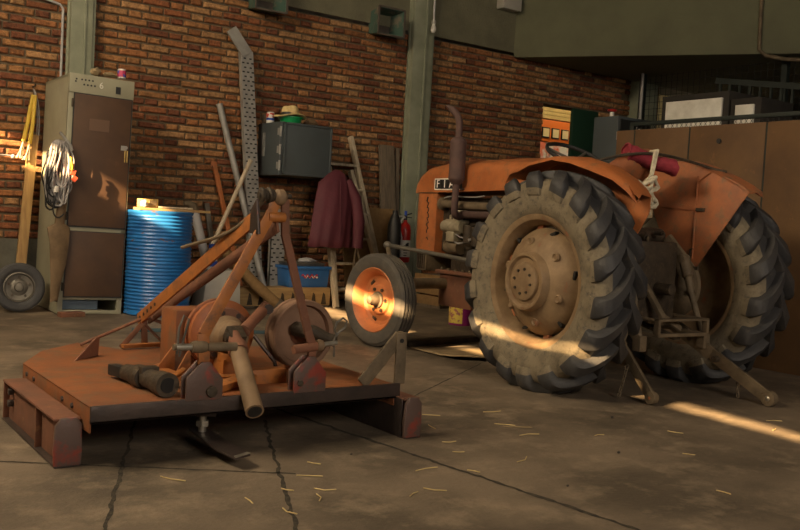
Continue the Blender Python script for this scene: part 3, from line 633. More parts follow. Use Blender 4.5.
g = G(); g.loft([coat_ring(1.40, 5.0, -.52, .03, .02, 0), coat_ring(1.36, 5.0, -.53, .10, .05, .1), coat_ring(1.26, 4.96, -.55, .185, .085, .12, ph=.3), coat_ring(1.05, 4.94, -.58, .215, .10, .16, ph=.8), coat_ring(.85, 4.92, -.60, .225, .105, .2, ph=1.5), coat_ring(.70, 4.91, -.61, .232, .11, .22, ph=1.9), coat_ring(.605, 4.90, -.61, .238, .115, .26, ph=2.2), coat_ring(.60, 4.90, -.61, .225, .10, .26, ph=2.2), coat_ring(.70, 4.91, -.60, .21, .09, .22, ph=2.2)], cap=True)
obj('body', g, MT['maroon'], t, world=True, smooth=80)
g = G(); g.tube([(5.10, -.57, 1.30), (5.19, -.60, 1.12), (5.235, -.62, .88), (5.225, -.63, .66), (5.22, -.63, .60)], [.05, .066, .068, .064, .068], 16); obj('sleeve', g, MT['maroon'], t, world=True, smooth=80)
g = G(); g.tube([(4.98, -.50, 1.40), (4.985, -.46, 1.44), (5.0, -.40, 1.45)], .008); obj('hanging_loop', g, MT['black'], t, world=True)
g = G(); g.tube([(4.96, -.665, 1.30), (4.955, -.70, 1.0), (4.95, -.735, .72)], .006, 6); obj('placket', g, MT['maroon'], t, world=True); CT.location.x -= .08; CT.location.z += .02
g = G(); g.tube(bez((5.16, -.60, .62), (5.10, -.62, .35), (5.12, -.63, .22), (5.19, -.63, .24), 12) + bez((5.19, -.63, .24), (5.26, -.63, .26), (5.24, -.62, .4), (5.17, -.60, .62), 12)[1:], .013, 8, closed=True); tag(obj('strap_loop', g, MT['ironlt']), 'tan strap loop hanging below the sleeve of the maroon coat', 'strap')
g = G(); g.bar((5.885, -.24, 0), (5.855, -.04, 1.78), .2, .035); tag(obj('grey_plank', g, MT['greywood'], bevel=.004), 'wide grey plank leaning on the bricks beside the ladder', 'plank')
g = G(); g.bar((6.04, -.125, 0), (6.02, -.03, 1.76), .05, .03); tag(obj('narrow_batten', g, MT['greywood'], bevel=.004), 'narrow dark batten leaning next to the wide grey plank', 'batten')
g = G(); g.bar((5.58, -.34, 0), (5.56, -.175, 1.05), .70, .02); tag(obj('chip_board', g, MT['chip'], bevel=.003), 'brown particle board leaning behind the ladder', 'board')
g = G(); g.lathe([(0, 0), (.07, 0), (.075, .02), (.075, .88), (.05, .97), (.03, 1.0), (.03, 1.04), (0, 1.04)], (5.75, -.44, 0), n=24); tag(obj('black_cylinder', g, MT['black']), 'slim black cylinder standing between boards and the fire extinguisher', 'cylinder')
EX = thing('fire_extinguisher', 'red fire extinguisher with white label hung on the green column', 'extinguisher', (6.04, -.24, .46))
g = G(); g.lathe([(0, 0), (.062, .0), (.07, .012), (.07, .37), (.06, .42), (.03, .45), (.022, .46), (.022, .48), (0, .48)], (0, 0, 0), n=32); obj('body', g, MT['red'], EX)
g = G(); g.lathe([(.0705, .06), (.0715, .062), (.0715, .25), (.0705, .252)], (0, 0, 0), n=32); lb = obj('label', g, MT['white'], EX)
g = G()
for i in range(6): g.box((-.03+.003*i, -.0675, .08+.028*i), (.035+.01*(i % 3), .004, .009), Matrix.Rotation(-.4, 3, 'Z'))
g.box((-.01, -.071, .2), (.04, .004, .03)); obj('print', g, MT['black'], lb)
g = G(); g.cyl((0, 0, .48), (0, 0, .53), .02); g.bar((-.02, 0, .53), (.07, -.02, .56), .02, .012, (0, 1, 0)); g.bar((-.02, 0, .515), (.07, -.02, .51), .02, .01, (0, 1, 0)); obj('valve', g, MT['black'], EX)
g = G(); g.cyl((.0, 0, .53), (.0, 0, .585), .016); obj('blue_knob', g, MT['blue'], EX)
g = G(); g.tube(bez((-.015, -.01, .51), (-.12, -.03, .50), (-.11, -.05, .34), (-.075, -.05, .28)) + bez((-.075, -.05, .28), (-.07, -.04, .2), (-.07, -.03, .15), (-.07, -.03, .1))[1:], .009, 8); g.tube(bez((-.02, 0, .52), (-.14, 0, .55), (-.15, -.04, .42), (-.10, -.05, .36)), .008, 8); obj('hose', g, MT['pvc'], EX)
g = G(); g.b2((-.03, .066, .2), (.10, .115, .3)); obj('bracket', g, MT['galv'], EX)
# horns / hoods high on the wall, lamp, junction box
def horn(cx, z, lab):
    t = thing('wall_hood', lab, 'hood', (cx, 0, z)); w = .17; h = .145
    def fr(y, k): return [(-w*k, y, -h*k), (w*k, y, -h*k), (w*k, y, h*k), (-w*k, y, h*k)]
    g = G(); g.loft([fr(.012, .8), fr(-.24, 1.0)], cap=False); g.loft([fr(-.24, .93), fr(.0, .74)], cap=False)
    A = [g.bm.verts.new(p) for p in fr(-.24, 1.0)]; B = [g.bm.verts.new(p) for p in fr(-.24, .93)]
    for k in range(4): g.f([A[k], A[(k+1) % 4], B[(k+1) % 4], B[k]])
    bmesh.ops.remove_doubles(g.bm, verts=g.bm.verts, dist=1e-5)
    obj('shell', g, MT['hornc'], t, smooth=20)
    g = G(); g.prism(fr(-.02, .75), (0, .03, 0)); obj('back_panel', g, MT['hornin'], t, smooth=20)
    g = G()
    for a, b in zip(fr(-.245, 1.03), fr(-.245, 1.03)[1:] + fr(-.245, 1.03)[:1]): g.bar(a, b, .012, .018, (0, 1, 0))
    obj('front_rim', g, MT['hornin'], t)
    return t
horn(5.70, 3.12, 'dark green metal hood on the wall beside the second green column')
horn(4.22, 3.13, 'dark green metal hood at the wall top above the cable tray')
t = thing('hanging_bulb', 'white bulb holder hanging on a cable along the green column', 'lamp', (6.33, -.22, 3.1))
g = G(); g.tube([(6.31, -.2, 4.6), (6.30, -.21, 3.9), (6.30, -.22, 3.22)], .011, 8); obj('cord', g, MT['pvc'], t, world=True)
g = G(); g.lathe([(0, 0), (.018, .004), (.032, .03), (.03, .06), (.02, .085), (.018, .12), (0, .125)], (6.30, -.22, 3.10), n=20); obj('bulb', g, MT['white'], t, world=True)
g = G(); g.lathe([(.02, .1), (.026, .105), (.026, .14), (.014, .15)], (6.30, -.22, 3.10), n=20); obj('socket', g, MT['offwhite'], t, world=True)
t = thing('junction_box', 'grey junction box high on the beam above the bricks', 'box', (7.5, -.1, 3.75))
g = G(); g.b2((7.40, -.16, 3.60), (7.68, -.028, 4.1)); obj('body', g, MT['offwhite'], t, world=True, bevel=.008)
g = G(); g.b2((7.395, -.172, 3.595), (7.685, -.155, 4.1)); obj('cover', g, MT['offwhite'], t, world=True, bevel=.006)

# ------------------------------------------------------------------ rotary mower
MW = thing('rotary_mower', 'rusty orange tractor mower with A-frame standing on the concrete floor', 'mower', (1.63, -4.8, 0))
def mp(name, g, m, par=None, **k):
    k.setdefault('bevel', .003); return obj(name, g, MT[m], par or MW, world=True, **k)
ZT = .225
deck = [(.975, -5.39), (2.30, -5.39), (2.31, -4.66), (2.22, -4.25), (1.98, -3.98), (1.74, -4.13), (1.50, -4.15), (1.36, -3.88), (1.13, -4.10), (.972, -4.42)]
g = G(); g.prism([(x, y, ZT-.008) for x, y in deck], (0, 0, .008))
for (a, b), lo in zip(list(zip(deck, deck[1:] + deck[:1])), (.0, .13, .13, .13, .13, .13, .13, .13, .13, .13)):
    if lo == 0: continue
    a = V((*a, 0)); b = V((*b, 0)); d = (b-a).normalized(); nrm = V((-d.y, d.x, 0))*.006
    g.prism([a+V((0,0,lo)), b+V((0,0,lo)), b+V((0,0,ZT)), a+V((0,0,ZT))], nrm)
dk = mp('deck', g, 'morange', bevel=.004)
g = G(); g.b2((.975, -5.40, .165), (2.32, -5.385, ZT+.004)); g.b2((.975, -5.40, .165), (2.32, -5.34, .175)); mp('front_angle', g, 'mdark', bevel=.002)
g = G(); g.bar((1.50, -4.15, .24), (1.75, -4.13, .24), .02, .05, (0, 0, 1)); mp('rear_lip', g, 'mbright')
# side skids
def skid(s, x0, x1, y0):
    xi, xo = (x1, x0) if s < 0 else (x0, x1)
    xw = xo + (.030 if s < 0 else -.030)
    g = G(); g.b2((xw-.004, y0, .0), (xw+.004, -4.50, .172)); sk = mp('skid', g, 'mrust')
    g = G(); g.b2((x0, y0-.02, .0), (x1, -4.50, .010)); mp('runner', g, 'mdark', sk)
    g = G(); g.b2((x0, y0, .164), (x1, -4.50, .174)); mp('top_flange', g, 'mrust', sk)
    for y in (-4.505, -5.04):
        g = G(); g.b2((min(xo, xw)+.003, y-.006, .005), (max(xo, xw)-.003, y+.006, .168)); mp('rib', g, 'mrust', sk)
    g = G(); g.prism([(x0, y0-.02, .0), (x1, y0-.02, 0), (x1+.004, y0-.02, .06), (x1, y0-.02, .155), (x1-.02, y0-.02, .178), (x0+.02, y0-.02, .178), (x0, y0-.02, .15), (x0-.004, y0-.02, .06)], (0, .02, 0)); mp('nose_plate', g, 'mred', sk, bevel=.006)
    for z in (.085, .135):
        g = G(); xx = xw + (-.012 if s < 0 else .012); g.cyl((xx-.014, -4.58, z), (xx+.014, -4.58, z), .016, n=6); mp('bolt', g, 'mdark', sk)
skid(-1, .875, .968, -5.31); skid(1, 2.30, 2.385, -5.46)
for y in (-4.5, -4.62, -5.05, -5.18):
    g = G(); g.cyl((.966, y, .19), (.980, y, .19), .011, n=8); mp('rivet', g, 'mdark')
g = G(); g.b2((2.298, -5.45, .0), (2.304, -4.52, .17)); mp('corner_plate', g, 'mdark')
# hitch lugs on the front edge
for x0 in (1.325, 1.785):
    c = x0+.073
    g = G()
    for y in (-5.405, -5.36): g.prism([(x0, y, .222), (x0+.148, y, .222), (x0+.148, y, .30), (c+.02, y, .368), (c-.015, y, .368), (x0, y, .31)], (0, .012, 0))
    mp('hitch_lug', g, 'mred')
for x, y, z in ((1.425, -5.42, .255), (1.812, -5.412, .262)):
    g = G(); g.cyl((x, y, z), (x, -5.40, z), .014 if x > 1.6 else .022, n=10); mp('lug_bolt', g, 'iron')
# A frame
def strap(pts, w, t, side, m, name):
    g = G()
    for a, b in zip(pts, pts[1:]): g.bar(a, V(b)+(V(b)-V(a)).normalized()*.006, w, t, side)
    return mp(name, g, m)
strap([(1.40, -5.385, .35), (1.392, -5.385, .47), (1.672, -5.36, .955), (1.69, -5.35, 1.02)], .046, .012, (1, 0, 0), 'mbright', 'frame_bar')
strap([(1.868, -5.385, .33), (1.872, -5.385, .41), (1.848, -5.385, .47), (1.735, -5.36, .86), (1.732, -5.35, 1.0)], .034, .016, (1, 0, 0), 'mrust', 'frame_bar')
g = G(); g.prism([(1.60, -5.39, .86), (1.60, -5.31, .86), (1.60, -5.31, .95), (1.60, -5.36, 1.0)], (.012, 0, 0)); mp('top_lug', g, 'mdark')
g = G(); g.bar((1.612, -5.36, .935), (1.612, -4.06, .36), .012, .062); st = mp('rear_strut', g, 'mbright')
for k in range(5):
    y = -4.10-.05*k; z = .36 + .442*(.04+.05*k)
    g = G(); g.cyl((1.603, y, z+.0), (1.621, y, z+.0), .009, n=8); mp('adjusting_hole', g, 'black', st, bevel=0)
g = G(); g.bar((1.70, -5.36, .895), (1.665, -4.06, .36), .012, .05); mp('rear_strut', g, 'mrust')
g = G(); g.cyl((1.655, -5.355, .93), (1.73, -5.355, .93), .021); mp('apex_tube', g, 'mbright')
for i, (x, r) in enumerate(((1.645, .030), (1.66, .025), (1.675, .032), (1.69, .026))):
    g = G(); g.lathe([(0, -.008), (r*.8, -.008), (r, -.004), (r, .004), (r*.8, .008), (0, .008)], (x-.02, -5.355, 1.015), (1, 0, 0), 20); mp('apex_washer', g, 'iron', bevel=0)
g = G(); g.cyl((1.61, -5.355, 1.015), (1.755, -5.355, 1.015), .011, n=12); mp('top_pin', g, 'iron', bevel=0)
g = G(); g.lathe([(0, -.025), (.02, -.025), (.032, -.012), (.032, .012), (.02, .025), (0, .025)], (1.705, -5.355, 1.01), (1, 0, 0), 24); mp('ball_end', g, 'tubetan', bevel=0)
g = G(); g.tube(bez((1.63, -5.37, 1.0), (1.60, -5.2, .84), (1.60, -5.0, .83), (1.55, -4.75, .77), 14), [.008]*15, 8); mp('grease_hose', g, 'ironlt', bevel=0)
# rear tripod and rod
g = G(); g.bar((1.625, -4.13, .225), (1.625, -4.10, .385), .032, .012, (1, 0, 0)); g.bar((1.50, -4.14, .232), (1.615, -4.11, .345), .026, .012, (1, 0, 0)); g.bar((1.73, -4.16, .232), (1.63, -4.11, .34), .012, .012, (1, 0, 0)); mp('tripod', g, 'mrust')
g = G(); g.tube([(1.335, -4.02, .235), (1.615, -4.11, .372), (1.655, -4.12, .372), (1.80, -4.25, .315)], .0085, 8); mp('stay_rod', g, 'mrust', bevel=0)
g = G(); g.prism([(1.19, -4.42, ZT), (1.33, -4.30, ZT), (1.335, -4.30, .315), (1.315, -4.315, .315)], (.006, -.008, 0)); mp('gusset', g, 'mrust')
# gearbox
g = G(); g.b2((1.50, -4.84, ZT), (1.72, -4.66, .50)); gb = mp('gearbox', g, 'morange', bevel=.012)
g = G(); g.lathe([(0, .0), (.135, 0), (.15, .012), (.15, .032), (.138, .036), (.138, .055), (.15, .06), (.15, .085), (.13, .095), (.118, .098), (.112, .110), (.07, .122), (.064, .13), (0, .13)], (1.675, -4.86, .405), (0, -1, 0), 56); mp('ring_housing', g, 'mring', gb, bevel=0)
g = G(); g.lathe([(.116, .09), (.120, .094), (.114, .112), (.075, .124)], (1.675, -4.86, .405), (0, -1, 0), 56); mp('face_plate', g, 'mrust', gb, bevel=0)
for k in range(8):
    a = 2*PI*k/8+.2; c = V((1.675+.098*math.cos(a), -4.968, .405+.098*math.sin(a))); g = G(); g.cyl(c, c+V((0, -.014, 0)), .012, n=6); mp('bolt', g, 'mdark', gb, bevel=0)
g = G(); g.lathe([(.085, .11), (.085, .13), (.07, .145), (.068, .19), (.055, .205), (.048, .205), (.048, .24), (.036, .25), (0, .25)], (1.675, -4.86, .405), (0, -1, 0), 36); mp('input_nose', g, 'tubetan', gb, bevel=0)
g = G(); g.lathe([(.21, 0), (.22, .004), (.22, .02), (.21, .024), (.14, .024)], (1.61, -4.88, ZT), (0, 0, 1), 48); mp('base_ring', g, 'mbright', gb, bevel=0)
g = G(); g.prism([(1.42, -5.02, ZT), (1.50, -5.02, ZT), (1.50, -5.02, .37)], (0, .012, 0)); mp('rib', g, 'mbright', gb); g = G(); g.prism([(1.40, -4.85, ZT), (1.50, -4.85, ZT), (1.50, -4.85, .36)], (0, .012, 0)); mp('rib', g, 'mbright', gb)
g = G(); g.b2((1.63, -5.06, ZT), (1.72, -4.95, .31)); g.cyl((1.675, -5.02, .30), (1.675, -5.02, .335), .05, n=16); mp('neck', g, 'mbright', gb)
g = G(); g.cyl((1.505, -5.03, ZT), (1.505, -5.03, .28), .012); mp('grease_plug', g, 'bolt', gb, bevel=0)
# flywheel beside it
g = G(); g.lathe([(0, .0), (.10, .0), (.128, .0), (.134, .026), (.152, .028), (.158, .022), (.158, -.02), (.145, -.02), (.14, -.028), (.148, -.035), (.158, -.04), (.158, -.06), (0, -.06)], (2.05, -4.98, .40), (0, -1, 0), 64); fw = mp('flywheel', g, 'flybrown', bevel=0)
g = G(); g.lathe([(0, .05), (.028, .05), (.032, .04), (.035, .01), (.05, .004), (.052, -.01)], (2.04, -4.98, .40), (0, -1, 0), 28); mp('hub', g, 'mrust', fw, bevel=0)
g = G(); g.tube([(2.01, -5.0, .425), (2.03, -5.12, .425), (2.08, -5.16, .40), (2.10, -5.19, .395)], [.035, .032, .028, .028], 14); mp('crank', g, 'iron', fw, bevel=0)
g = G(); g.b2((2.01, -5.02, ZT), (2.10, -4.9, .27)); mp('support', g, 'mbright')
# pins
g = G(); g.cyl((1.275, -5.385, .427), (1.375, -5.385, .425), .012, n=14); g.cyl((1.41, -5.385, .423), (1.53, -5.385, .420), .017, n=14); mp('hitch_pin', g, 'ironlt', bevel=0)
g = G(); g.lathe([(0, -.03), (.02, -.03), (.024, -.012), (.024, .012), (.02, .03), (0, .03)], (1.376, -5.385, .425), (1, 0, 0), 20); mp('pin_collar', g, 'ironlt', bevel=0)
g = G(); g.cyl((1.285, -5.385, .427), (1.355, -5.385, .425), .0135, n=14); mp('pin_shine', g, 'bolt', bevel=0)
g = G(); g.cyl((1.785, -5.385, .397), (1.90, -5.385, .408), .019, n=14); mp('hitch_pin', g, 'mrust', bevel=0)
g = G(); g.cyl((1.90, -5.385, .41), (1.99, -5.385, .418), .011, n=14); mp('pin_shine', g, 'bolt', bevel=0)
g = G(); g.lathe([(0, -.014), (.022, -.014), (.026, 0), (.022, .014), (0, .014)], (1.905, -5.385, .41), (1, 0, 0), 20); mp('pin_collar', g, 'tubetan', bevel=0)
g = G(); g.tube([(1.978, -5.385, .36), (1.976, -5.385, .43), (1.985, -5.385, .455), (1.975, -5.385, .475), (1.985, -5.385, .505), (2.015, -5.385, .522), (2.035, -5.385, .508), (2.025, -5.385, .482), (1.995, -5.385, .462), (1.985, -5.385, .445)], .0045, 7); mp('spring_clip', g, 'steelgrey', bevel=0)
g = G(); g.tube([(1.29, -5.385, .40), (1.295, -5.385, .50), (1.315, -5.38, .545), (1.335, -5.38, .53), (1.315, -5.385, .46), (1.30, -5.385, .39)], .0045, 7); mp('spring_clip', g, 'steelgrey', bevel=0)
# drive shaft hanging over the front edge
g = G(); g.cyl((1.63, -5.18, .395), (1.565, -5.50, .185), .034, .036, n=28); sh = mp('drive_shaft', g, 'tubetan', bevel=0)
g = G(); d = (V((1.565, -5.50, .185))-V((1.63, -5.18, .395))).normalized(); e = V((1.565, -5.50, .185)); g.tube([e-d*.002, e+d*.002], [.028, .028], 24); mp('bore', g, 'black', sh, bevel=0)
g = G(); q = V((1.63, -5.18, .395)); g.tube([q-d*.06, q-d*.02, q+d*.01, q+d*.05], [.026, .03, .041, .041], 20); mp('joint_collar', g, 'mrust', sh, bevel=0)
g = G(); g.box((1.645, -5.13, .42), (.07, .07, .06), Matrix.Rotation(.6, 3, 'X')); g.cyl((1.60, -5.13, .42), (1.69, -5.13, .42), .018, n=14); mp('universal_joint', g, 'iron', sh)
g = G(); g.tube([(1.69, -5.12, .44), (1.76, -5.06, .475), (1.84, -5.0, .515), (1.86, -4.99, .525)], [.028, .024, .026, .03], 14); mp('lever', g, 'mrust', bevel=0)
g = G(); g.cyl((1.85, -5.03, .52), (1.87, -4.95, .52), .022, n=14); mp('lever_end', g, 'mdark', bevel=0)
g = G(); g.tube([(1.80, -5.0, .40), (1.88, -5.05, .29), (1.89, -5.06, .24)], .009, 8); mp('hose', g, 'mdark', bevel=0)
# braces on the deck top
g = G(); g.b2((1.70, -5.20, ZT), (1.86, -5.13, .285)); g.bar((1.47, -5.3, .24), (1.70, -5.2, .26), .05, .03); g.bar((1.30, -5.20, .245), (1.44, -5.10, .285), .02, .02); mp('deck_brace', g, 'mbright')
# upright at the far front corner
g = G(); g.bar((2.13, -5.38, .235), (2.325, -5.37, .435), .012, .06, (0, 1, 0)); g.prism([(2.30, -5.385, .222), (2.345, -5.385, .222), (2.355, -5.385, .45), (2.30, -5.385, .45)], (0, .012, 0)); g.b2((2.345, -5.385, .222), (2.355, -5.32, .45)); up = mp('upright_bracket', g, 'ironlt')
g = G(); g.cyl((2.325, -5.39, .415), (2.325, -5.38, .415), .010, n=10); mp('bracket_hole', g, 'black', up, bevel=0)
# blade below
g = G(); g.prism([(1.42, -5.22, .062), (1.49, -5.24, .062), (1.505, -5.60, .045), (1.44, -5.61, .038), (1.41, -5.5, .05)], (0, 0, .008)); bl = mp('cutter_blade', g, 'mdark', bevel=.002)
g = G(); g.prism([(1.50, -5.58, .054), (1.505, -5.60, .054), (1.44, -5.612, .047), (1.442, -5.59, .047)], (0, 0, .003)); mp('blade_edge', g, 'bolt', bl, bevel=0)
g = G(); g.cyl((1.455, -5.27, .05), (1.455, -5.27, .135), .016, n=12); g.cyl((1.455, -5.27, .09), (1.455, -5.27, .112), .026, n=6); mp('blade_bolt', g, 'bolt', bevel=0)
g = G(); g.cyl((1.62, -4.88, .10), (1.62, -4.88, ZT-.008), .09, n=24); g.bar((1.62, -4.9, .14), (1.455, -5.30, .14), .08, .016, (1, 0, 0)); mp('rotor', g, 'mdark')
# loose joint shaft lying on the deck
t = thing('drive_joint', 'loose greasy drive joint lying on the orange mower deck', 'shaft', (1.26, -5.1, .225))
g = G(); g.bar((1.225, -4.86, .26), (1.25, -5.02, .265), .045, .045); obj('square_shaft', g, MT['black'], t, world=True, bevel=.004)
g = G(); g.tube([(1.245, -4.98, .266), (1.255, -5.06, .268), (1.257, -5.075, .268), (1.265, -5.14, .270)], [.034, .036, .046, .046], 20); obj('yoke', g, MT['iron'], t, world=True)
g = G(); g.box((1.272, -5.15, .30), (.07, .05, .035)); g.cyl((1.235, -5.15, .272), (1.305, -5.15, .272), .022, n=14); obj('cross', g, MT['iron'], t, world=True, bevel=.005)
g = G(); g.tube([(1.268, -5.16, .271), (1.275, -5.24, .272), (1.277, -5.26, .272), (1.282, -5.33, .273)], [.038, .04, .047, .047], 24); hb = obj('hub', g, MT['iron'], t, world=True)
g = G(); g.tube([(1.2815, -5.327, .273), (1.2823, -5.332, .273)], [.03, .03], 20); obj('bore', g, MT['black'], hb, world=True)

# ------------------------------------------------------------------ tractor (local frame: x across, y ahead)
TR = thing('tractor', 'dusty orange vintage farm tractor with large rear tyres parked on the concrete', 'tractor', (4.425, -4.87, 0), R(-3))
def tp(name, g, m, par=None, **k):
    k.setdefault('bevel', .003); return obj(name, g, MT[m] if isinstance(m, str) else [MT[q] for q in m], par or TR, **k)
def rear_tire(c, s):   # s: outward side sign
    g = G(); w = .15
    prof = [(.375, -.10), (.395, -.125), (.46, -.148), (.53, -.146), (.575, -.128), (.594, -.09), (.602, 0), (.594, .09), (.575, .128), (.53, .146), (.46, .148), (.395, .125), (.375, .10), (.36, .05), (.36, -.05), (.375, -.10)]
    g.lathe(prof, c, (1, 0, 0), 80)
    base = len(g.bm.faces); c = V(c)
    path = [(.0, .602, -.018, 1, 0, .046), (.2, .602, .02, 1, 0, .049), (.45, .598, .07, .98, .2, .050), (.66, .590, .108, .9, .45, .050), (.80, .574, .132, .6, .8, .045), (.91, .545, .146, .25, .97, .028), (1.0, .500, .150, .1, 1, .006)]
    N = 18; rl = random.Random(5)
    for sd in (1, -1):
        for k in range(N):
            ph0 = 2*PI*(k + (.5 if sd > 0 else 0))/N + rl.uniform(-.01, .01); secs = []
            for i in range(15):
                u = i/14; q = 0
                while path[q+1][0] < u - 1e-9: q += 1
                A, B = path[q], path[q+1]; f = (u-A[0])/(B[0]-A[0]); rr, a, nr, na, h = [A[m]*(1-f)+B[m]*f for m in range(1, 6)]
                ph = ph0 - .35*(1-(1-u)**1.7); wb = .100 + .045*u; wt = .066 + .045*u
                def P(off, hh):
                    t = ph + off/.6; rad = rr + nr*hh; return c + V(((a+na*hh)*sd, rad*math.sin(t), rad*math.cos(t)))
                secs.append([P(-wb/2, -.012), P(-wt*.56, h*.7), P(-wt*.40, h), P(wt*.40, h), P(wt*.56, h*.7), P(wb/2, -.012)])
            g.loft(secs)
    return g
def tire_mats(o, c):
    me = o.data
    for p in me.polygons:
        q = p.center; r = math.hypot(q.y-c[1], q.z-c[2])
        p.material_index = 1 if (r < .59 and abs(q.x-c[0]) > .08 if p.index < 80*15 else r < .54) else 0
def rear_wheel(c, s):
    g = G(); rim = [(.36, -.11), (.385, -.122), (.405, -.120), (.408, -.110), (.392, -.104), (.372, -.10), (.355, -.075), (.345, -.02), (.345, .02), (.355, .075), (.372, .10), (.392, .104), (.408, .110), (.405, .120), (.385, .122), (.36, .11), (.335, .07), (.328, .02), (.328, -.02), (.335, -.07), (.36, -.11)]
    g.lathe(rim, c, (1, 0, 0), 72); w = tp('rear_wheel', g, 'rimdust', bevel=0)
    tcen = c; o = tp('tire', rear_tire(c, s), ('rubber', 'sidewall'), w, bevel=0, smooth=42); tire_mats(o, tcen)
    ax = (s, 0, 0)
    # dished centre
    g = G(); g.lathe([(.0, .195), (.108, .195), (.114, .178), (.135, .178), (.148, .195), (.162, .195), (.167, .178), (.173, .145), (.215, .128), (.265, .095), (.305, .058), (.314, .038), (.305, .02), (.0, .03)], c, ax, 64); d = tp('wheel_centre', g, 'rimdust', w, bevel=0, smooth=40)
    g = G(); g.lathe([(.0, .199), (.094, .199), (.105, .195), (.107, .180)], c, ax, 48); tp('hub_cap', g, 'rimdust', w, bevel=0)
    cc = V(c)
    for k in range(8):
        a = 2*PI*k/8+.2; p = cc + V((s*.198, .072*math.cos(a), .072*math.sin(a))); g = G(); g.cyl(p, p+V((s*.010, 0, 0)), .008, n=6); tp('hub_bolt', g, 'iron', w, bevel=0)
    for k in range(6):
        a = 2*PI*k/6+.35
        p = cc + V((s*.112, .235*math.cos(a), .235*math.sin(a))); g = G(); g.lathe([(.026, .0), (.026, .012), (.02, .02), (.012, .014), (0, .014)], p, ax, 16); tp('bolt_boss', g, 'rimdust', w, bevel=0)
        a2 = a+.5; p = cc + V((s*.064, .295*math.cos(a2), .295*math.sin(a2)))
        g = G(); g.box(p, (.03, .018, .05), Matrix.Rotation(-a2*1 , 3, 'X')); tp('slot', g, 'black', w, bevel=.003)
        p = cc + V((s*.03, .328*math.cos(a), .328*math.sin(a))); g = G(); g.box(p, (.03, .06, .05), Matrix.Rotation(a, 3, 'X')); tp('rim_lug', g, 'tdust', w, bevel=.006)
    return w
RW = (-.648, .02, .632); RW2 = (.59, -.02, .632)
rear_wheel(RW, -1); rear_wheel(RW2, 1)
# front wheels
def front_wheel(c, s, st):
    Rm = Matrix.Rotation(st, 3, 'Z'); ax = Rm @ V((s, 0, 0))
    g = G(); smooth_tire(g, c, ax, .344, .222, .165, (-.045, -.016, .016, .045)); 
    gr = G(); gr.lathe([(.205, -.07), (.235, -.072), (.242, -.066), (.225, -.055), (.205, -.03), (.2, .03), (.225, .055), (.242, .066), (.235, .072), (.218, .06), (.198, .03), (.185, .0), (.16, -.012), (.115, -.004), (.105, .012), (.06, .016), (.0, .016)], c, ax, 56)
    w = tp('front_wheel', gr, 'rimfront', bevel=0); tp('tire', g, 'ftyre', w, bevel=0)
    g = G(); g.lathe([(.062, .01), (.06, .03), (.045, .036), (.04, .075), (.034, .085), (.03, .105), (.02, .11), (0, .11)], c, ax, 28); tp('hub', g, 'ironlt', w, bevel=0)
    for k in range(6):
        a = 2*PI*k/6; p = V(c) + Rm @ V((s*.012, .085*math.cos(a), .085*math.sin(a))); g = G(); g.cyl(p, p+ax*.014, .013, n=6); tp('wheel_nut', g, 'iron', w, bevel=0)
    for k in range(3):
        a = 2*PI*k/3+.9; p = V(c) + Rm @ V((s*-.008, .155*math.cos(a), .155*math.sin(a))); g = G(); g.box(p, (.012, .02, .05), Matrix.Rotation(a, 3, 'X')); tp('slot', g, 'iron', w, bevel=.002)
front_wheel((-.745, 1.735, .345), -1, R(9)); front_wheel((.745, 1.70, .345), 1, R(9))
# hood
def arch(y, w, zt, zb, crown, n=14):
    P = [(-w, y, zb)]; rr = .085
    for k in range(n+1):
        a = PI/2*k/n; P.append((-w + rr*(1-math.cos(a)), y, zt - crown - rr*(1-math.sin(a))))
    for k in range(9):
        x = -w+rr + (2*w-2*rr)*k/8; P.append((x, y, zt - crown*(abs(x)/(w-rr))**2))
    for k in range(n+1):
        a = PI/2*(1-k/n); P.append((w - rr*(1-math.cos(a)), y, zt - crown - rr*(1-math.sin(a))))
    P.append((w, y, zb)); return P
g = G(); g.loft([arch(.48, .225, 1.425, 1.185, .03), arch(1.0, .228, 1.43, 1.19, .03), arch(1.80, .225, 1.425, 1.17, .03), arch(1.86, .224, 1.418, 1.168, .03), arch(2.0, .219, 1.40, 1.165, .03), arch(2.09, .212, 1.36, 1.165, .03), arch(2.14, .204, 1.305, 1.165, .02), arch(2.155, .198, 1.27, 1.165, .015)]); hd = tp('hood', g, 'torange', bevel=.003, smooth=50)
def nose(y, w, z0, z1): return [(-w, y, z0), (-w, y, z1), (w, y, z1), (w, y, z0)]
g = G(); g.loft([nose(1.82, .222, .70, 1.165), nose(2.02, .222, .70, 1.165), nose(2.10, .205, .70, 1.165), nose(2.135, .17, .70, 1.165)]); gs = tp('grille_shell', g, 'torange', bevel=.006)
g = G(); g.loft([nose(1.93, .215, .555, .70), nose(2.05, .21, .555, .70), nose(2.11, .17, .555, .70)])
tp('lower_grille', g, 'ironlt', bevel=.004)
for i in range(4):
    g = G(); g.b2((-.222, 1.95+i*.03, .57), (-.213, 1.965+i*.03, .69)); tp('louvre', g, 'iron', gs, bevel=0)
for i in range(9):
    g = G(); g.b2((-.14+i*.035-.005, 2.125, .74), (-.14+i*.035+.005, 2.15, 1.14)); tp('grille_bar', g, 'iron', gs, bevel=0)
g = G(); g.tube([(-.2235, 1.80, 1.167), (-.2235, 2.02, 1.167), (-.207, 2.10, 1.167)], .004, 6); tp('panel_seam', g, 'black', hd, bevel=0)
g = G()
pts = []
for i in range(40):
    t = i/39; pts.append((-.2245, 1.935 - .012*t + .012*math.sin(t*34), 1.12 - .26*t + .008*math.cos(t*41)))
g.tube(pts, .0035, 5); g.tube([(-.2245, 1.94, 1.135), (-.2245, 1.95, 1.10)], .006, 5); g.tube([(-.2245, 1.91, .80), (-.2245, 1.925, .82), (-.2245, 1.935, .81)], .004, 5); tp('script_lettering', g, 'black', gs, bevel=0)
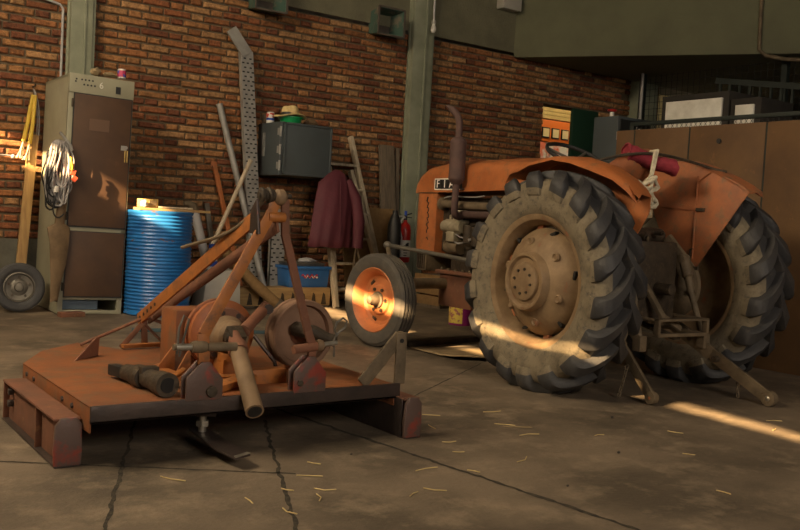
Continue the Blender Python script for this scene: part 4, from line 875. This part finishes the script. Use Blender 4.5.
# badge
for i, chh in enumerate('FIAT'):
    y = 1.80 - i*.088
    g = G(); g.b2((-.2325, y-.041, 1.198), (-.222, y+.041, 1.270)); b = tp('badge_tile', g, 'black', hd, bevel=.003)
    text('badge_letter', chh, .088, MT['silver'], b, (-.2335, y, 1.234), (0, -1, 0), (0, .18, 1), .0012, world=False)
g = G(); g.b2((-.231, 1.49, 1.190), (-.222, 1.85, 1.198)); g.b2((-.231, 1.49, 1.270), (-.222, 1.85, 1.278)); g.b2((-.231, 1.842, 1.19), (-.222, 1.85, 1.278)); tp('badge_edge', g, 'silver', hd, bevel=0)
# engine
g = G(); g.b2((-.13, .95, .55), (.13, 1.72, 1.02)); g.b2((-.10, 1.0, 1.02), (.10, 1.68, 1.14)); en = tp('engine_block', g, 'iron', bevel=.015)
g = G(); g.b2((-.15, 1.74, .72), (.15, 1.83, 1.15)); tp('radiator', g, 'iron', en, bevel=.01)
g = G(); g.tube([(-.19, 1.80, 1.085), (-.19, 1.74, 1.085), (-.185, 1.45, 1.075), (-.18, 1.1, 1.07)], [.034, .03, .03, .03], 14); g.lathe([(0, 0), (.05, 0), (.052, .02), (.03, .03)], (-.19, 1.79, 1.085), (0, -1, 0), 20); tp('intake_pipe', g, 'ironlt', en, bevel=0)
g = G(); g.tube([(-.16, 1.66, 1.0), (-.19, 1.5, 1.01), (-.19, 1.2, 1.01), (-.18, 1.05, 1.01)], .028, 12); tp('exhaust_manifold', g, 'exhaust', en, bevel=0)
g = G(); g.b2((-.22, 1.50, .86), (-.13, 1.70, .97)); g.cyl((-.21, 1.72, .915), (-.21, 1.48, .915), .045, n=18); g.b2((-.235, 1.56, .80), (-.15, 1.66, .88)); ip = tp('injection_pump', g, 'alu', en, bevel=.012)
for k in range(4):
    g = G(); y = 1.53+.045*k; g.cyl((-.19, y, .96), (-.19, y, 1.0), .011, n=8); g.tube([(-.19, y, 1.0), (-.20, y-.05, 1.035), (-.17, y-.14, 1.03), (-.13, y-.3+.1*k, .99)], .005, 6); tp('fuel_pipe', g, 'alu', en, bevel=0)
g = G(); g.cyl((-.19, 1.42, .80), (-.19, 1.42, .93), .045, n=18); g.cyl((-.19, 1.33, .78), (-.19, 1.33, .92), .04, n=18); g.lathe([(0, .77), (.03, .775), (.04, .79)], (-.19, 1.42, 0), n=18); tp('oil_filter', g, 'iron', en, bevel=0)
g = G(); g.cyl((-.16, 1.70, .76), (-.16, 1.55, .76), .055, n=18); g.lathe([(0, 0), (.06, 0), (.06, .012), (.02, .02)], (-.16, 1.70, .76), (0, 1, 0), 18); tp('dynamo', g, 'ironlt', en, bevel=0)
g = G(); g.tube(bez((-.20, 1.62, .84), (-.24, 1.5, .72), (-.2, 1.4, .86), (-.22, 1.2, .84)), .007, 6); g.tube(bez((-.19, 1.66, .90), (-.25, 1.45, .80), (-.2, 1.3, .80), (-.2, 1.15, .92)), .006, 6); g.tube(bez((-.2, 1.75, 1.13), (-.24, 1.6, 1.16), (-.2, 1.4, 1.12), (-.2, 1.25, 1.15)), .005, 6); g.tube(bez((-.22, 1.25, .84), (-.25, 1.15, .95), (-.2, 1.1, 1.0), (-.2, 1.0, 1.15)), .014, 8); tp('hose_run', g, 'cable', en, bevel=0)
g = G(); g.b2((-.17, 1.38, .30), (.17, 1.80, .545)); g.b2((-.19, 1.36, .545), (.19, 1.84, .575)); tp('front_support', g, 'mrust', bevel=.01)
g = G(); g.b2((-.15, .6, .42), (.15, 1.38, .72)); tp('sump', g, 'iron', bevel=.02)
for k in range(5):
    g = G(); g.cyl((-.165, 1.42+.09*k, .575), (-.165, 1.42+.09*k, .592), .012, n=6); tp('support_bolt', g, 'ironlt', en, bevel=0)
g = G(); g.b2((-.17, -.22, .42), (.17, .62, .90)); g.b2((-.15, .3, .9), (.15, .62, 1.02)); tp('gearbox_housing', g, 'iron', bevel=.02)
g = G(); g.tube([(-.60, 1.72, .455), (-.52, 1.73, .47), (.52, 1.73, .47), (.60, 1.72, .455)], [.038, .042, .042, .038], 16); g.b2((-.1, 1.66, .40), (.1, 1.80, .56)); fa = tp('front_axle', g, 'ironlt', bevel=.006)
for s in (-1, 1):
    g = G(); g.cyl((s*.62, 1.72, .30), (s*.62, 1.72, .60), .03, n=14); g.cyl((s*.62, 1.72, .337), (s*.72, 1.72, .337), .03, n=14); g.tube([(s*.62, 1.72, .60), (s*.60, 1.86, .66), (s*.57, 1.95, .735)], [.022, .018, .016], 10); tp('steering_knuckle', g, 'ironlt', fa, bevel=0)
g = G(); g.tube([(-.57, 1.96, .745), (-.48, 1.3, .705), (-.43, .72, .665)], .016, 10); tp('drag_link', g, 'steelgrey', bevel=0)
g = G(); g.blob((-.57, 1.95, .745), (.06, .07, .06), 3, .1); g.blob((-.43, .72, .665), (.06, .07, .06), 4, .1); tp('link_joint', g, 'steelgrey', bevel=0)
g = G(); g.tube([(-.43, .72, .66), (-.40, .70, .80), (-.18, .68, .86)], .02, 8); tp('drop_arm', g, 'iron', bevel=0)
# exhaust stack
ex = [(-.19, 1.52, 1.0), (-.275, 1.50, .975), (-.29, 1.49, 1.01), (-.29, 1.485, 1.24)]
g = G(); g.tube(bez(*ex[:3], (-.29, 1.49, 1.06)) + [V((-.29, 1.485, 1.25))], .026, 14); xs = tp('exhaust_pipe', g, 'exhaust', bevel=0)
g = G(); g.lathe([(.026, 1.225), (.045, 1.24), (.058, 1.262), (.062, 1.27), (.060, 1.285), (.060, 1.41), (.0615, 1.42), (.060, 1.43), (.060, 1.525), (.062, 1.54), (.056, 1.555), (.04, 1.57), (.022, 1.58)], (-.29, 1.485, 0), n=32); tp('muffler', g, 'exhaust', xs, bevel=0)
g = G(); g.tube([(-.29, 1.485, 1.57), (-.29, 1.485, 1.65), (-.292, 1.49, 1.70), (-.305, 1.51, 1.745), (-.325, 1.54, 1.78), (-.345, 1.575, 1.805)], [.027, .026, .026, .026, .025, .010], 14); tp('tail_pipe', g, 'exhaust', xs, bevel=0)
g = G(); g.prism([(-.21, 1.5, 1.19), (-.29, 1.5, 1.20), (-.29, 1.46, 1.20), (-.21, 1.46, 1.19)], (0, 0, .006)); tp('exhaust_bracket', g, 'iron', xs, bevel=0)
# dash, steering wheel
g = G(); g.b2((-.17, .40, .98), (.17, .52, 1.32)); tp('dashboard', g, 'tdust', bevel=.03)
sw = V((0, .55, 1.43)); sa = V((0, -.45, .89)).normalized()
g = G(); g.tube([sw + (V((1,0,0))*math.cos(2*PI*k/40) + sa.cross(V((1,0,0)))*math.sin(2*PI*k/40))*.20 for k in range(40)], .014, 10, closed=True); stw = tp('steering_wheel', g, 'black', bevel=0)
for k in range(3):
    a = 2*PI*k/3+.5; e = sw + (V((1,0,0))*math.cos(a) + sa.cross(V((1,0,0)))*math.sin(a))*.195; g = G(); g.tube([sw-sa*.03, (sw+e)/2-sa*.015, e], .009, 8); tp('spoke', g, 'steelgrey', stw, bevel=0)
g = G(); g.cyl(sw-sa*.35, sw-sa*.02, .02, n=14); g.lathe([(.04, -.05), (.045, -.03), (.03, -.01), (0, -.008)], sw, sa, 20); tp('steering_column', g, 'iron', bevel=0)
for x, y in ((.10, .28), (-.10, .22)):
    g = G(); g.tube([(x, y, .95), (x, y-.02, 1.15), (x*1.3, y-.06, 1.26)], .010, 8); g.blob((x*1.3, y-.06, 1.27), (.045, .045, .045), 1, .02); tp('gear_lever', g, 'iron', bevel=0)
# fenders
ft = [(.515, 1.235), (.475, 1.285), (.40, 1.32), (.30, 1.345), (.10, 1.362), (-.06, 1.358), (-.22, 1.315), (-.36, 1.245), (-.43, 1.195), (-.47, 1.150)]
for s in (-1, 1):
    top = ft if s < 0 else [(.30, 1.36), (.20, 1.395), (.10, 1.41), (-.04, 1.412), (-.18, 1.375), (-.36, 1.31), (-.46, 1.262), (-.53, 1.215)]
    xi = s*.375; xo = .60 if s < 0 else .50
    g = G(); A = []; B = []
    secs = []
    for i, (y, z) in enumerate(top):
        wv = .012*math.sin(i*1.9+.5); xo = (.60 if s < 0 else .50) - (.04*(i-6) if s < 0 and i > 6 else 0)
        secs.append([(xi, y, z), (xi+s*.07, y, z+.012), (xi+s*.14, y, z+.012+wv*.3), (s*xo, y-.005, z-.006+wv), (s*(xo+.02), y-.005, z-.028+wv), (s*(xo+.013), y-.005, z-.03+wv), (s*(xo-.005), y-.005, z-.014+wv), (xi+s*.14, y, z+.004+wv*.3), (xi+s*.07, y, z+.004), (xi, y, z-.008)])
    g.loft(secs); fd = tp('fender', g, 'torange' if s < 0 else 'tdust', bevel=0, smooth=50)
    if s < 0: poly = [(.50, 1.245), (.40, 1.316), (.30, 1.342), (.10, 1.358), (-.06, 1.354), (-.22, 1.311), (-.36, 1.241), (-.43, 1.191), (-.47, 1.147), (-.46, 1.05), (-.30, .80), (-.05, .78), (.10, .85), (.20, 1.08)]
    else: poly = [(.28, 1.37), (.20, 1.393), (.10, 1.408), (-.04, 1.41), (-.18, 1.373), (-.40, 1.298), (-.50, 1.253), (-.54, 1.22), (-.19, .745), (-.10, .755), (.04, .83), (.17, 1.07)]
    g = G(); g.prism([(xi, y, z) for y, z in poly], (s*.006, 0, 0)); tp('side_panel', g, 'torange' if s < 0 else 'tdust', fd, bevel=.002)
    g = G(); xx = xi - s*.006
    if s > 0: g.tube([(xx, -.165, 1.32), (xx, -.165, .88), (xx, -.165, .80)], .006, 6); g.bar((xx, .15, 1.14), (xx, -.21, 1.115), .03, .006, (0, 0, 1)); g.tube([(xx, -.26, 1.345), (xx, -.18, 1.29), (xx, -.165, 1.27)], .006, 6)
    else: g.bar((xx, -.05, 1.12), (xx, -.46, 1.08), .035, .006, (0, 0, 1))
    tp('pressed_rib', g, 'torange' if s < 0 else 'tdust', fd, bevel=0)
    g = G()
    if s > 0:
        g.tube([(xx, -.14, .80), (xx-.004, -.15, .86), (xx, -.17, .865)], .006, 6); g.box((xx, -.20, .745), (.02, .03, .02)); g.box((xx, -.20, 1.11), (.012, .06, .02))
    else:
        g.b2((xx-.004, -.36, 1.13), (xx+.002, -.35, 1.20)); g.b2((xx-.004, -.44, 1.115), (xx+.002, -.36, 1.122))
    tp('clasp', g, 'iron' if s > 0 else 'black', fd, bevel=0)
# cable run over the far fender
g = G(); g.tube(bez((-.36, .02, 1.352), (-.1, -.18, 1.47), (.2, -.1, 1.43), (.42, -.24, 1.365), 16) + [V((.47, -.30, 1.35))], .009, 8); tp('wiring_cable', g, 'iron', bevel=0)
# seat
g = G()
def seat_ring(z, a, b, cy, back): return [(a*math.cos(2*PI*k/32), cy + b*math.sin(2*PI*k/32), z + back*max(0, -math.sin(2*PI*k/32))) for k in range(32)]
g.loft([seat_ring(1.255, .10, .08, .12, .0), seat_ring(1.260, .19, .16, .12, .02), seat_ring(1.280, .215, .185, .12, .10), seat_ring(1.295, .22, .19, .11, .165), seat_ring(1.300, .208, .178, .11, .160), seat_ring(1.280, .19, .16, .12, .06), seat_ring(1.267, .1, .08, .12, .0)]); st = tp('seat', g, 'tdust', bevel=0, smooth=60)
g = G(); g.bar((0, .20, .95), (0, .11, 1.2), .07, .02, (1, 0, 0)); g.cyl((0, .12, .98), (0, .12, 1.26), .03); tp('seat_post', g, 'iron', st)
# rear end: lift, linkage, axle
g = G()
for s in (-1, 1): g.lathe([(.12, .16), (.10, .20), (.085, .34), (.10, .40), (.15, .42), (.15, .45), (0, .45)], (0, 0, .625), (s, 0, 0), 28)
tp('rear_axle', g, 'iron', bevel=0)
g = G(); g.lathe([(.0, -.0), (.19, .0), (.21, .01), (.21, .04), (.15, .06), (.10, .10), (0, .10)], (.40, -.02, .625), (-1, 0, 0), 40); g.blob((.33, -.20, .60), (.03, .04, .04), 2, .1); tp('brake_drum', g, 'ironlt', bevel=0)
g = G(); g.lathe([(.0, -.0), (.19, .0), (.21, .01), (.21, .04), (.15, .06), (.10, .10), (0, .10)], (-.40, .02, .625), (1, 0, 0), 40); tp('brake_drum', g, 'ironlt', bevel=0)
g = G(); g.blob((0, .08, .87), (.28, .40, .27), 5, .22, 3); g.blob((0, .03, .70), (.24, .26, .28), 9, .2, 3); g.cyl((-.22, -.02, .93), (.22, -.02, .93), .05, n=18); lf = tp('lift_housing', g, 'iron', bevel=0)
for x, y, z, rr in ((-.05, -0.13, .92, 0.021), (.06, -0.13, .86, 0.017), (-.09, -0.12, .82, 0.020), (.02, -0.14, .74, 0.021), (.09, -0.13, .95, 0.014)):
    g = G(); g.cyl((x, y+.03, z), (x, y-.03, z), rr, n=12); g.cyl((x, y-.03, z), (x, y-.045, z), rr*.6, n=6); tp('valve', g, 'iron', lf, bevel=0)
g = G(); g.tube(bez((-.05, -.17, .92), (-.12, -.24, .86), (-.12, -.20, .80), (-.06, -.14, .78)), .009, 8); g.tube(bez((.06, -.15, .86), (.0, -.22, .83), (-.02, -.2, .77), (.02, -.15, .74)), .01, 8); tp('oil_pipe', g, 'ironlt', lf, bevel=0)
for s in (-1, 1):
    g = G(); g.bar((s*.20, -.10, .93), (s*.25, -.20, .80), .03, .06, (1, 0, 0)); g.cyl((s*.215, -.20, .80), (s*.28, -.20, .80), .03, n=16); tp('lift_arm', g, 'ironlt', bevel=.008)
    g = G(); g.tube([(s*.25, -.195, .815), (s*.25, -.24, .70), (s*.251, -.243, .69), (s*.252, -.27, .60)], [.03, .034, .024, .024], 14); g.tube([(s*.252, -.262, .62), (s*.275, -.365, .33)], [.019, .019], 12); lr = tp('lift_rod', g, 'ironlt', bevel=0)
    g = G(); g.b2((s*.275-.028, -.395, .27), (s*.275+.028, -.335, .36)); tp('clevis', g, 'ironlt', lr, bevel=.006)
g = G(); g.bar((.24, -.10, .42), (.29, -.42, .245), .022, .085); g.bar((.29, -.40, .255), (.325, -.80, .048), .022, .075); fl = tp('lower_link', g, 'ironlt', bevel=.006)
g = G(); g.cyl((.305, -.81, .046), (.345, -.81, .046), .045, n=22); tp('ball_end', g, 'ironlt', fl, bevel=.004)
g = G(); g.blob((.323, -.81, .046), (.05, .05, .05), 1, .0); tp('ball', g, 'bolt', fl, bevel=0)
for y, z in ((-.28, .322), (-.47, .22)):
    g = G(); g.cyl((.25, y, z), (.31, y, z), .018, n=12); tp('link_pin', g, 'iron', fl, bevel=0)
g = G(); g.bar((-.24, -.10, .42), (-.31, -.27, .27), .022, .085); g.bar((-.31, -.26, .29), (-.36, -.545, .05), .022, .06); nl = tp('lower_link', g, 'ironlt', bevel=.006)
g = G(); g.cyl((-.38, -.555, .042), (-.34, -.555, .042), .036, n=22); tp('ball_end', g, 'ironlt', nl, bevel=.004)
g = G(); g.blob((-.36, -.555, .042), (.046, .046, .046), 1, 0); tp('ball', g, 'tdust', nl, bevel=0)
def chain(p0, p1, name, par):
    p0 = V(p0); p1 = V(p1); n = max(3, int((p1-p0).length/.026)); g = G(); d = (p1-p0).normalized()
    for i in range(n):
        c = p0 + (p1-p0)*(i+.5)/n; sd = V((1, 0, 0)) if i % 2 else V((0, 1, 0)); sd = (sd - d*sd.dot(d)).normalized()
        g.tube([c + d*.018*math.cos(2*PI*k/10) + sd*.009*math.sin(2*PI*k/10) for k in range(10)], .0038, 5, closed=True)
    return tp(name, g, 'ironlt', par, bevel=0)
chain((.318, -.60, .17), (.313, -.61, .015), 'check_chain', fl); chain((-.355, -.36, .19), (-.40, -.35, .012), 'check_chain', nl)
# drawbar bracket
g = G()
for a, b in (((-.21, -.40, .445), (.23, -.44, .46)), ((-.21, -.40, .355), (.23, -.44, .375)), ((-.21, -.40, .355), (-.19, -.44, .46)), ((.21, -.40, .355), (.23, -.44, .46)), ((-.21, -.42, .355), (-.19, .0, .375)), ((.21, -.42, .355), (.23, .0, .375)), ((-.21, -.42, .445), (-.19, .0, .46)), ((.21, -.42, .445), (.23, .0, .46)), ((-.21, -.42, .444), (.23, -.30, .45))): g.b2(a, b)
tp('drawbar_bracket', g, 'ironlt', bevel=.003)
g = G(); g.bar((.0, -.1, .40), (.0, -.40, .34), .06, .02, (1, 0, 0)); tp('drawbar', g, 'iron')
g = G(); g.cyl((0, -.22, .62), (0, -.34, .62), .035, n=8); tp('power_shaft_stub', g, 'iron')
g = G(); g.bar((-.10, -.18, .68), (-.06, -.34, .45), .04, .03); g.bar((-.06, -.34, .46), (.05, -.38, .39), .04, .02); tp('top_link_bracket', g, 'ironlt', bevel=.006)
# cloth and rope left on the tractor
t = thing('red_cloth', 'folded red quilted cloth lying over the tractor seat', 'cloth', (4.43, -4.98, 1.36))
g = G(); secs = []
for i in range(17):
    u = i/16; x = -.10+.24*u; y = -.0-.17*u; z = 1.43 - .085*u + .006*math.sin(u*9); r = .078 + .008*math.sin(u*6+1)
    q = []
    for k in range(20):
        a = 2*PI*k/20; q.append((x + .35*r*math.cos(a), y + .75*r*math.cos(a) + .004*math.sin(5*a+u*20), z + .62*r*math.sin(a) + .004*math.sin(4*a+u*33)))
    secs.append(q)
off = V((0, 0, 0)); Rz = Matrix.Rotation(R(-3), 4, 'Z'); secs = [[V((4.425, -4.87, 0)) + Rz @ V(p) for p in q] for q in secs]
g.loft(secs); obj('fold', g, MT['redcloth'], t, world=True, smooth=60)
g = G(); g.tube([secs[0][k]+V((0, 0, 0)) for k in range(20)], .008, 6, closed=True); obj('hem', g, MT['redcloth'], t, world=True)
t = thing('rope_tag', 'white knotted rope with a dangling card tag hanging behind the tractor seat', 'rope', (4.43, -5.05, 1.1))
W = lambda x, y, z: V((4.425, -4.87, 0)) + Rz @ V((x, y, z))
g = G(); g.tube([W(.04, -.03, 1.45), W(.0, -.135, 1.44), W(-.02, -.14, 1.33), W(-.035, -.135, 1.25)], .010, 8); g.tube([W(.07, -.03, 1.45), W(.02, -.138, 1.45), W(-.01, -.145, 1.34), W(-.03, -.14, 1.25)], .009, 8); obj('cord', g, MT['rope'], t, world=True)
g = G()
for k in range(14):
    a = k*2.4; c = W(-.09 + .055*math.cos(a), -.15 + .02*math.sin(a), 1.245-.034*(k % 5)); g.tube([c + V((.06*math.cos(2*PI*j/12+a), .022*math.sin(4*PI*j/12), .042*math.sin(2*PI*j/12))) for j in range(12)], .011, 6, closed=True)
obj('knot', g, MT['rope'], t, world=True)
g = G()
for k in range(6):
    x = -.15+.024*k; g.tube([W(x+.02, -.14, 1.17), W(x, -.145, 1.12), W(x-.01+.006*k, -.142, 1.08-.012*(k % 3))], .008, 5)
obj('frayed_end', g, MT['rope'], t, world=True)
g = G(); g.prism([W(-.06, -.135, 1.17), W(.0, -.145, 1.17), W(.005, -.145, 1.04), W(-.06, -.135, 1.035)], (0, .004, 0)); obj('card_tag', g, MT['tag'], t, world=True, smooth=0)

# ------------------------------------------------------------------ on the floor
t = thing('cardboard_sheet', 'flattened cardboard sheet on the floor under the tractor', 'cardboard', (4.2, -3.55, 0))
g = G(); n = 14; top = []
for i in range(n+1):
    u = i/n; top.append([V((3.93+.62*u, -3.30-.18*u - (.50+.06*math.sin(u*5))*v, .012 + .018*max(0, (v-.7)/.3)*abs(math.sin(u*4+1)))) for v in (0, .35, .7, 1)])
for s in top: pass
a = [g.vs(q) for q in top]
for A, B in zip(a, a[1:]):
    for k in range(3): g.f([A[k], A[k+1], B[k+1], B[k]])
o = obj('sheet', g, MT['card'], t, world=True, solid=.008)
g = G(); g.bar((3.98, -3.16, .02), (4.75, -3.07, .02), .10, .04, (0, 1, 0)); tag(obj('dark_board', g, MT['iron'], bevel=.004), 'dark flat board lying on the floor behind the cardboard sheet', 'board')
t = thing('paint_bucket', 'purple and yellow tin standing on the floor beneath the tractor front', 'tin', (5.35, -2.15, 0))
g = G(); g.lathe([(0, 0), (.11, 0), (.112, .006), (.112, .19), (.116, .195), (.116, .2), (.105, .2), (.105, .19), (0, .19)], (0, 0, 0), n=40); obj('body', g, MT['purple'], t)
g = G()
vsA = [( .1135*math.cos(R(a)), .1135*math.sin(R(a)) ) for a in range(150, 245, 8)]
g.loft([[(x, y, .02) for x, y in vsA], [(x, y, .18) for x, y in vsA]], closed=False); obj('label', g, MT['tinyellow'], t)
for i, (x, y) in enumerate(((2.91, -5.45), (2.38, -5.75), (2.88, -5.65), (2.94, -6.62), (4.16, -6.07), (1.97, -6.12), (1.65, -5.79), (1.87, -6.13), (3.19, -5.79), (1.55, -6.02), (2.55, -5.35), (1.40, -6.1), (3.6, -5.9), (1.75, -5.65), (1.50, -5.90), (2.1, -5.9), (1.33, -5.95), (1.62, -5.95), (2.25, -6.0), (2.7, -5.15), (1.2, -5.62), (3.3, -6.2), (2.55, -5.95), (3.05, -5.2), (4.35, -5.95), (2.45, -5.6))):
    rr = random.Random(i); g = G(); L = rr.uniform(.04, .11); a = rr.uniform(0, PI)
    d = V((math.cos(a), math.sin(a), 0)); s = V((-d.y, d.x, 0))
    g.tube([-d*L/2, s*rr.uniform(-.015, .015), d*L/2], .0022, 5); o = obj('straw_stalk', g, MT['strawbit']); o.location = (x, y, .0035)
    tag(o, 'single thin dry straw stalk lying loose on the concrete floor', 'straw', 'straw stalks on the concrete floor')
for i, (x, y, s) in enumerate(((3.02, -6.05, .018), (3.55, -5.55, .02), (2.45, -6.3, .012), (1.95, -5.6, .012))):
    g = G(); g.blob((0, 0, s*.3), (s, s*.8, s*.7), i, .3, 1); o = obj('pebble', g, MT['stone']); o.location = (x, y, 0); tag(o, 'tiny dark pebble lying on the bare concrete floor', 'pebble', 'pebbles on the concrete floor')
g = G(); g.prism([(2.88, -5.47, .002), (3.0, -5.53, .002), (2.99, -5.555, .002), (2.90, -5.50, .002)], (0, 0, .003)); tag(obj('paper_scrap', g, MT['card'], smooth=0), 'pale torn cardboard scrap lying on open floor between mower and tractor', 'scrap')

g = G(); g.bar((2.31, -1.97, .012), (3.40, -2.36, .012), .05, .024); tag(obj('rubber_strip', g, mat('teal_rubber', (.03, .07, .085), (.05, .07, .075), 9, .7), bevel=.004), 'dark teal rubber strip lying on the floor behind the orange mower', 'strip')
t = thing('wooden_crate', 'low brown wooden crate by the wall beneath the front axle of the tractor', 'crate', (6.3, -.75, 0))
for k in range(3):
    g = G(); g.b2((6.02, -.96, .03+k*.115), (6.62, -.94, .13+k*.115)); obj('front_slat', g, MT['chip'], t, world=True, bevel=.004)
    g = G(); g.b2((6.02, -.94, .03+k*.115), (6.04, -.50, .13+k*.115)); obj('side_slat', g, MT['chip'], t, world=True, bevel=.004)
g = G(); g.b2((6.03, -.935, 0), (6.61, -.5, .03)); obj('bottom_board', g, MT['greywood'], t, world=True)
g = G(); g.b2((6.05, -.94, .33), (6.60, -.5, .352)); obj('lid_board', g, MT['greywood'], t, world=True, bevel=.004)
for x in (6.03, 6.60):
    g = G(); g.b2((x, -.965, 0), (x+.02, -.94, .375)); obj('corner_post', g, MT['greywood'], t, world=True)
g = G(); g.box((0, 0, .02), (.20, .09, .04)); o = obj('wood_wedge', g, MT['mrust'], bevel=.004); o.location = (2.13, -1.03, 0); o.rotation_euler = (0, 0, .1); tag(o, 'small reddish wooden wedge on the floor before the electrical cabinet', 'wedge')

# ------------------------------------------------------------------ light
def area(name, loc, target, sx, sy, power, col):
    L = bpy.data.lights.new(name, 'AREA'); L.shape = 'RECTANGLE'; L.size = sx; L.size_y = sy; L.energy = power; L.color = col
    o = bpy.data.objects.new(name, L); COL.objects.link(o); o.location = loc
    o.rotation_euler = (V(target)-V(loc)).to_track_quat('-Z', 'Y').to_euler(); return o
area('daylight_left', (X0+.06, -3.7, 4.25), (X0+3, -3.2, 2.6), 4.2, .9, 380, (1, .79, .52))
area('fill_front', (1.6, YB+.08, 3.3), (3.4, YB+8, 2.0), 3.8, 1.7, 330, (1, .86, .70))  # added fill from behind the camera, lifts the back wall and tractor rear
area('fill_roof', (.3, -2.9, ZC-.02), (1.3, -2.2, 2.0), 2.4, 2.8, 90, (1, .80, .54))  # added overhead fill at the made-up skylight
area('carriage_fill', (10.6, .6, 3.8), (10.6, 1.8, 2.0), 1.6, .4, 28, (1, .82, .5))  # added lamp, brightens the carriage inside its sun-blocking box
S = bpy.data.lights.new('sun', 'SUN'); S.energy = 40; S.angle = R(.6); S.color = (1, .66, .32)
so = bpy.data.objects.new('sun', S); COL.objects.link(so); so.location = (-6, -8, 7)
so.rotation_euler = V((1, .3, -.477)).to_track_quat('-Z', 'Y').to_euler()
w = bpy.data.worlds.new('world'); sc.world = w; w.use_nodes = True
bg = w.node_tree.nodes['Background']; bg.inputs[0].default_value = (.55, .65, .85, 1); bg.inputs[1].default_value = .6

# ------------------------------------------------------------------ camera
F = 900.0; a = math.atan(1250/F); pitch = math.atan(46/F); roll = math.atan(.055)
fh = V((math.cos(a), math.sin(a), 0)); rh = V((math.sin(a), -math.cos(a), 0)); Zv = V((0, 0, 1))
fwd = fh*math.cos(pitch) - Zv*math.sin(pitch); up0 = fh*math.sin(pitch) + Zv*math.cos(pitch)
rt = rh*math.cos(roll) + up0*math.sin(roll); up = up0*math.cos(roll) - rh*math.sin(roll)
cam = bpy.data.cameras.new('camera'); cam.sensor_width = 36; cam.lens = F/800*36; cam.clip_start = .05; cam.clip_end = 100
co = bpy.data.objects.new('camera', cam); COL.objects.link(co)
M = Matrix((rt, up, -fwd)).transposed().to_4x4(); M.translation = (0, -8.57, .95); co.matrix_world = M
sc.camera = co
vs = sc.view_settings; vs.view_transform = 'Standard'; vs.look = 'None'; vs.gamma = 1; vs.use_curve_mapping = False; vs.exposure = .08
for o in list(bpy.data.objects):
    if '_inv' in o: del o['_inv']
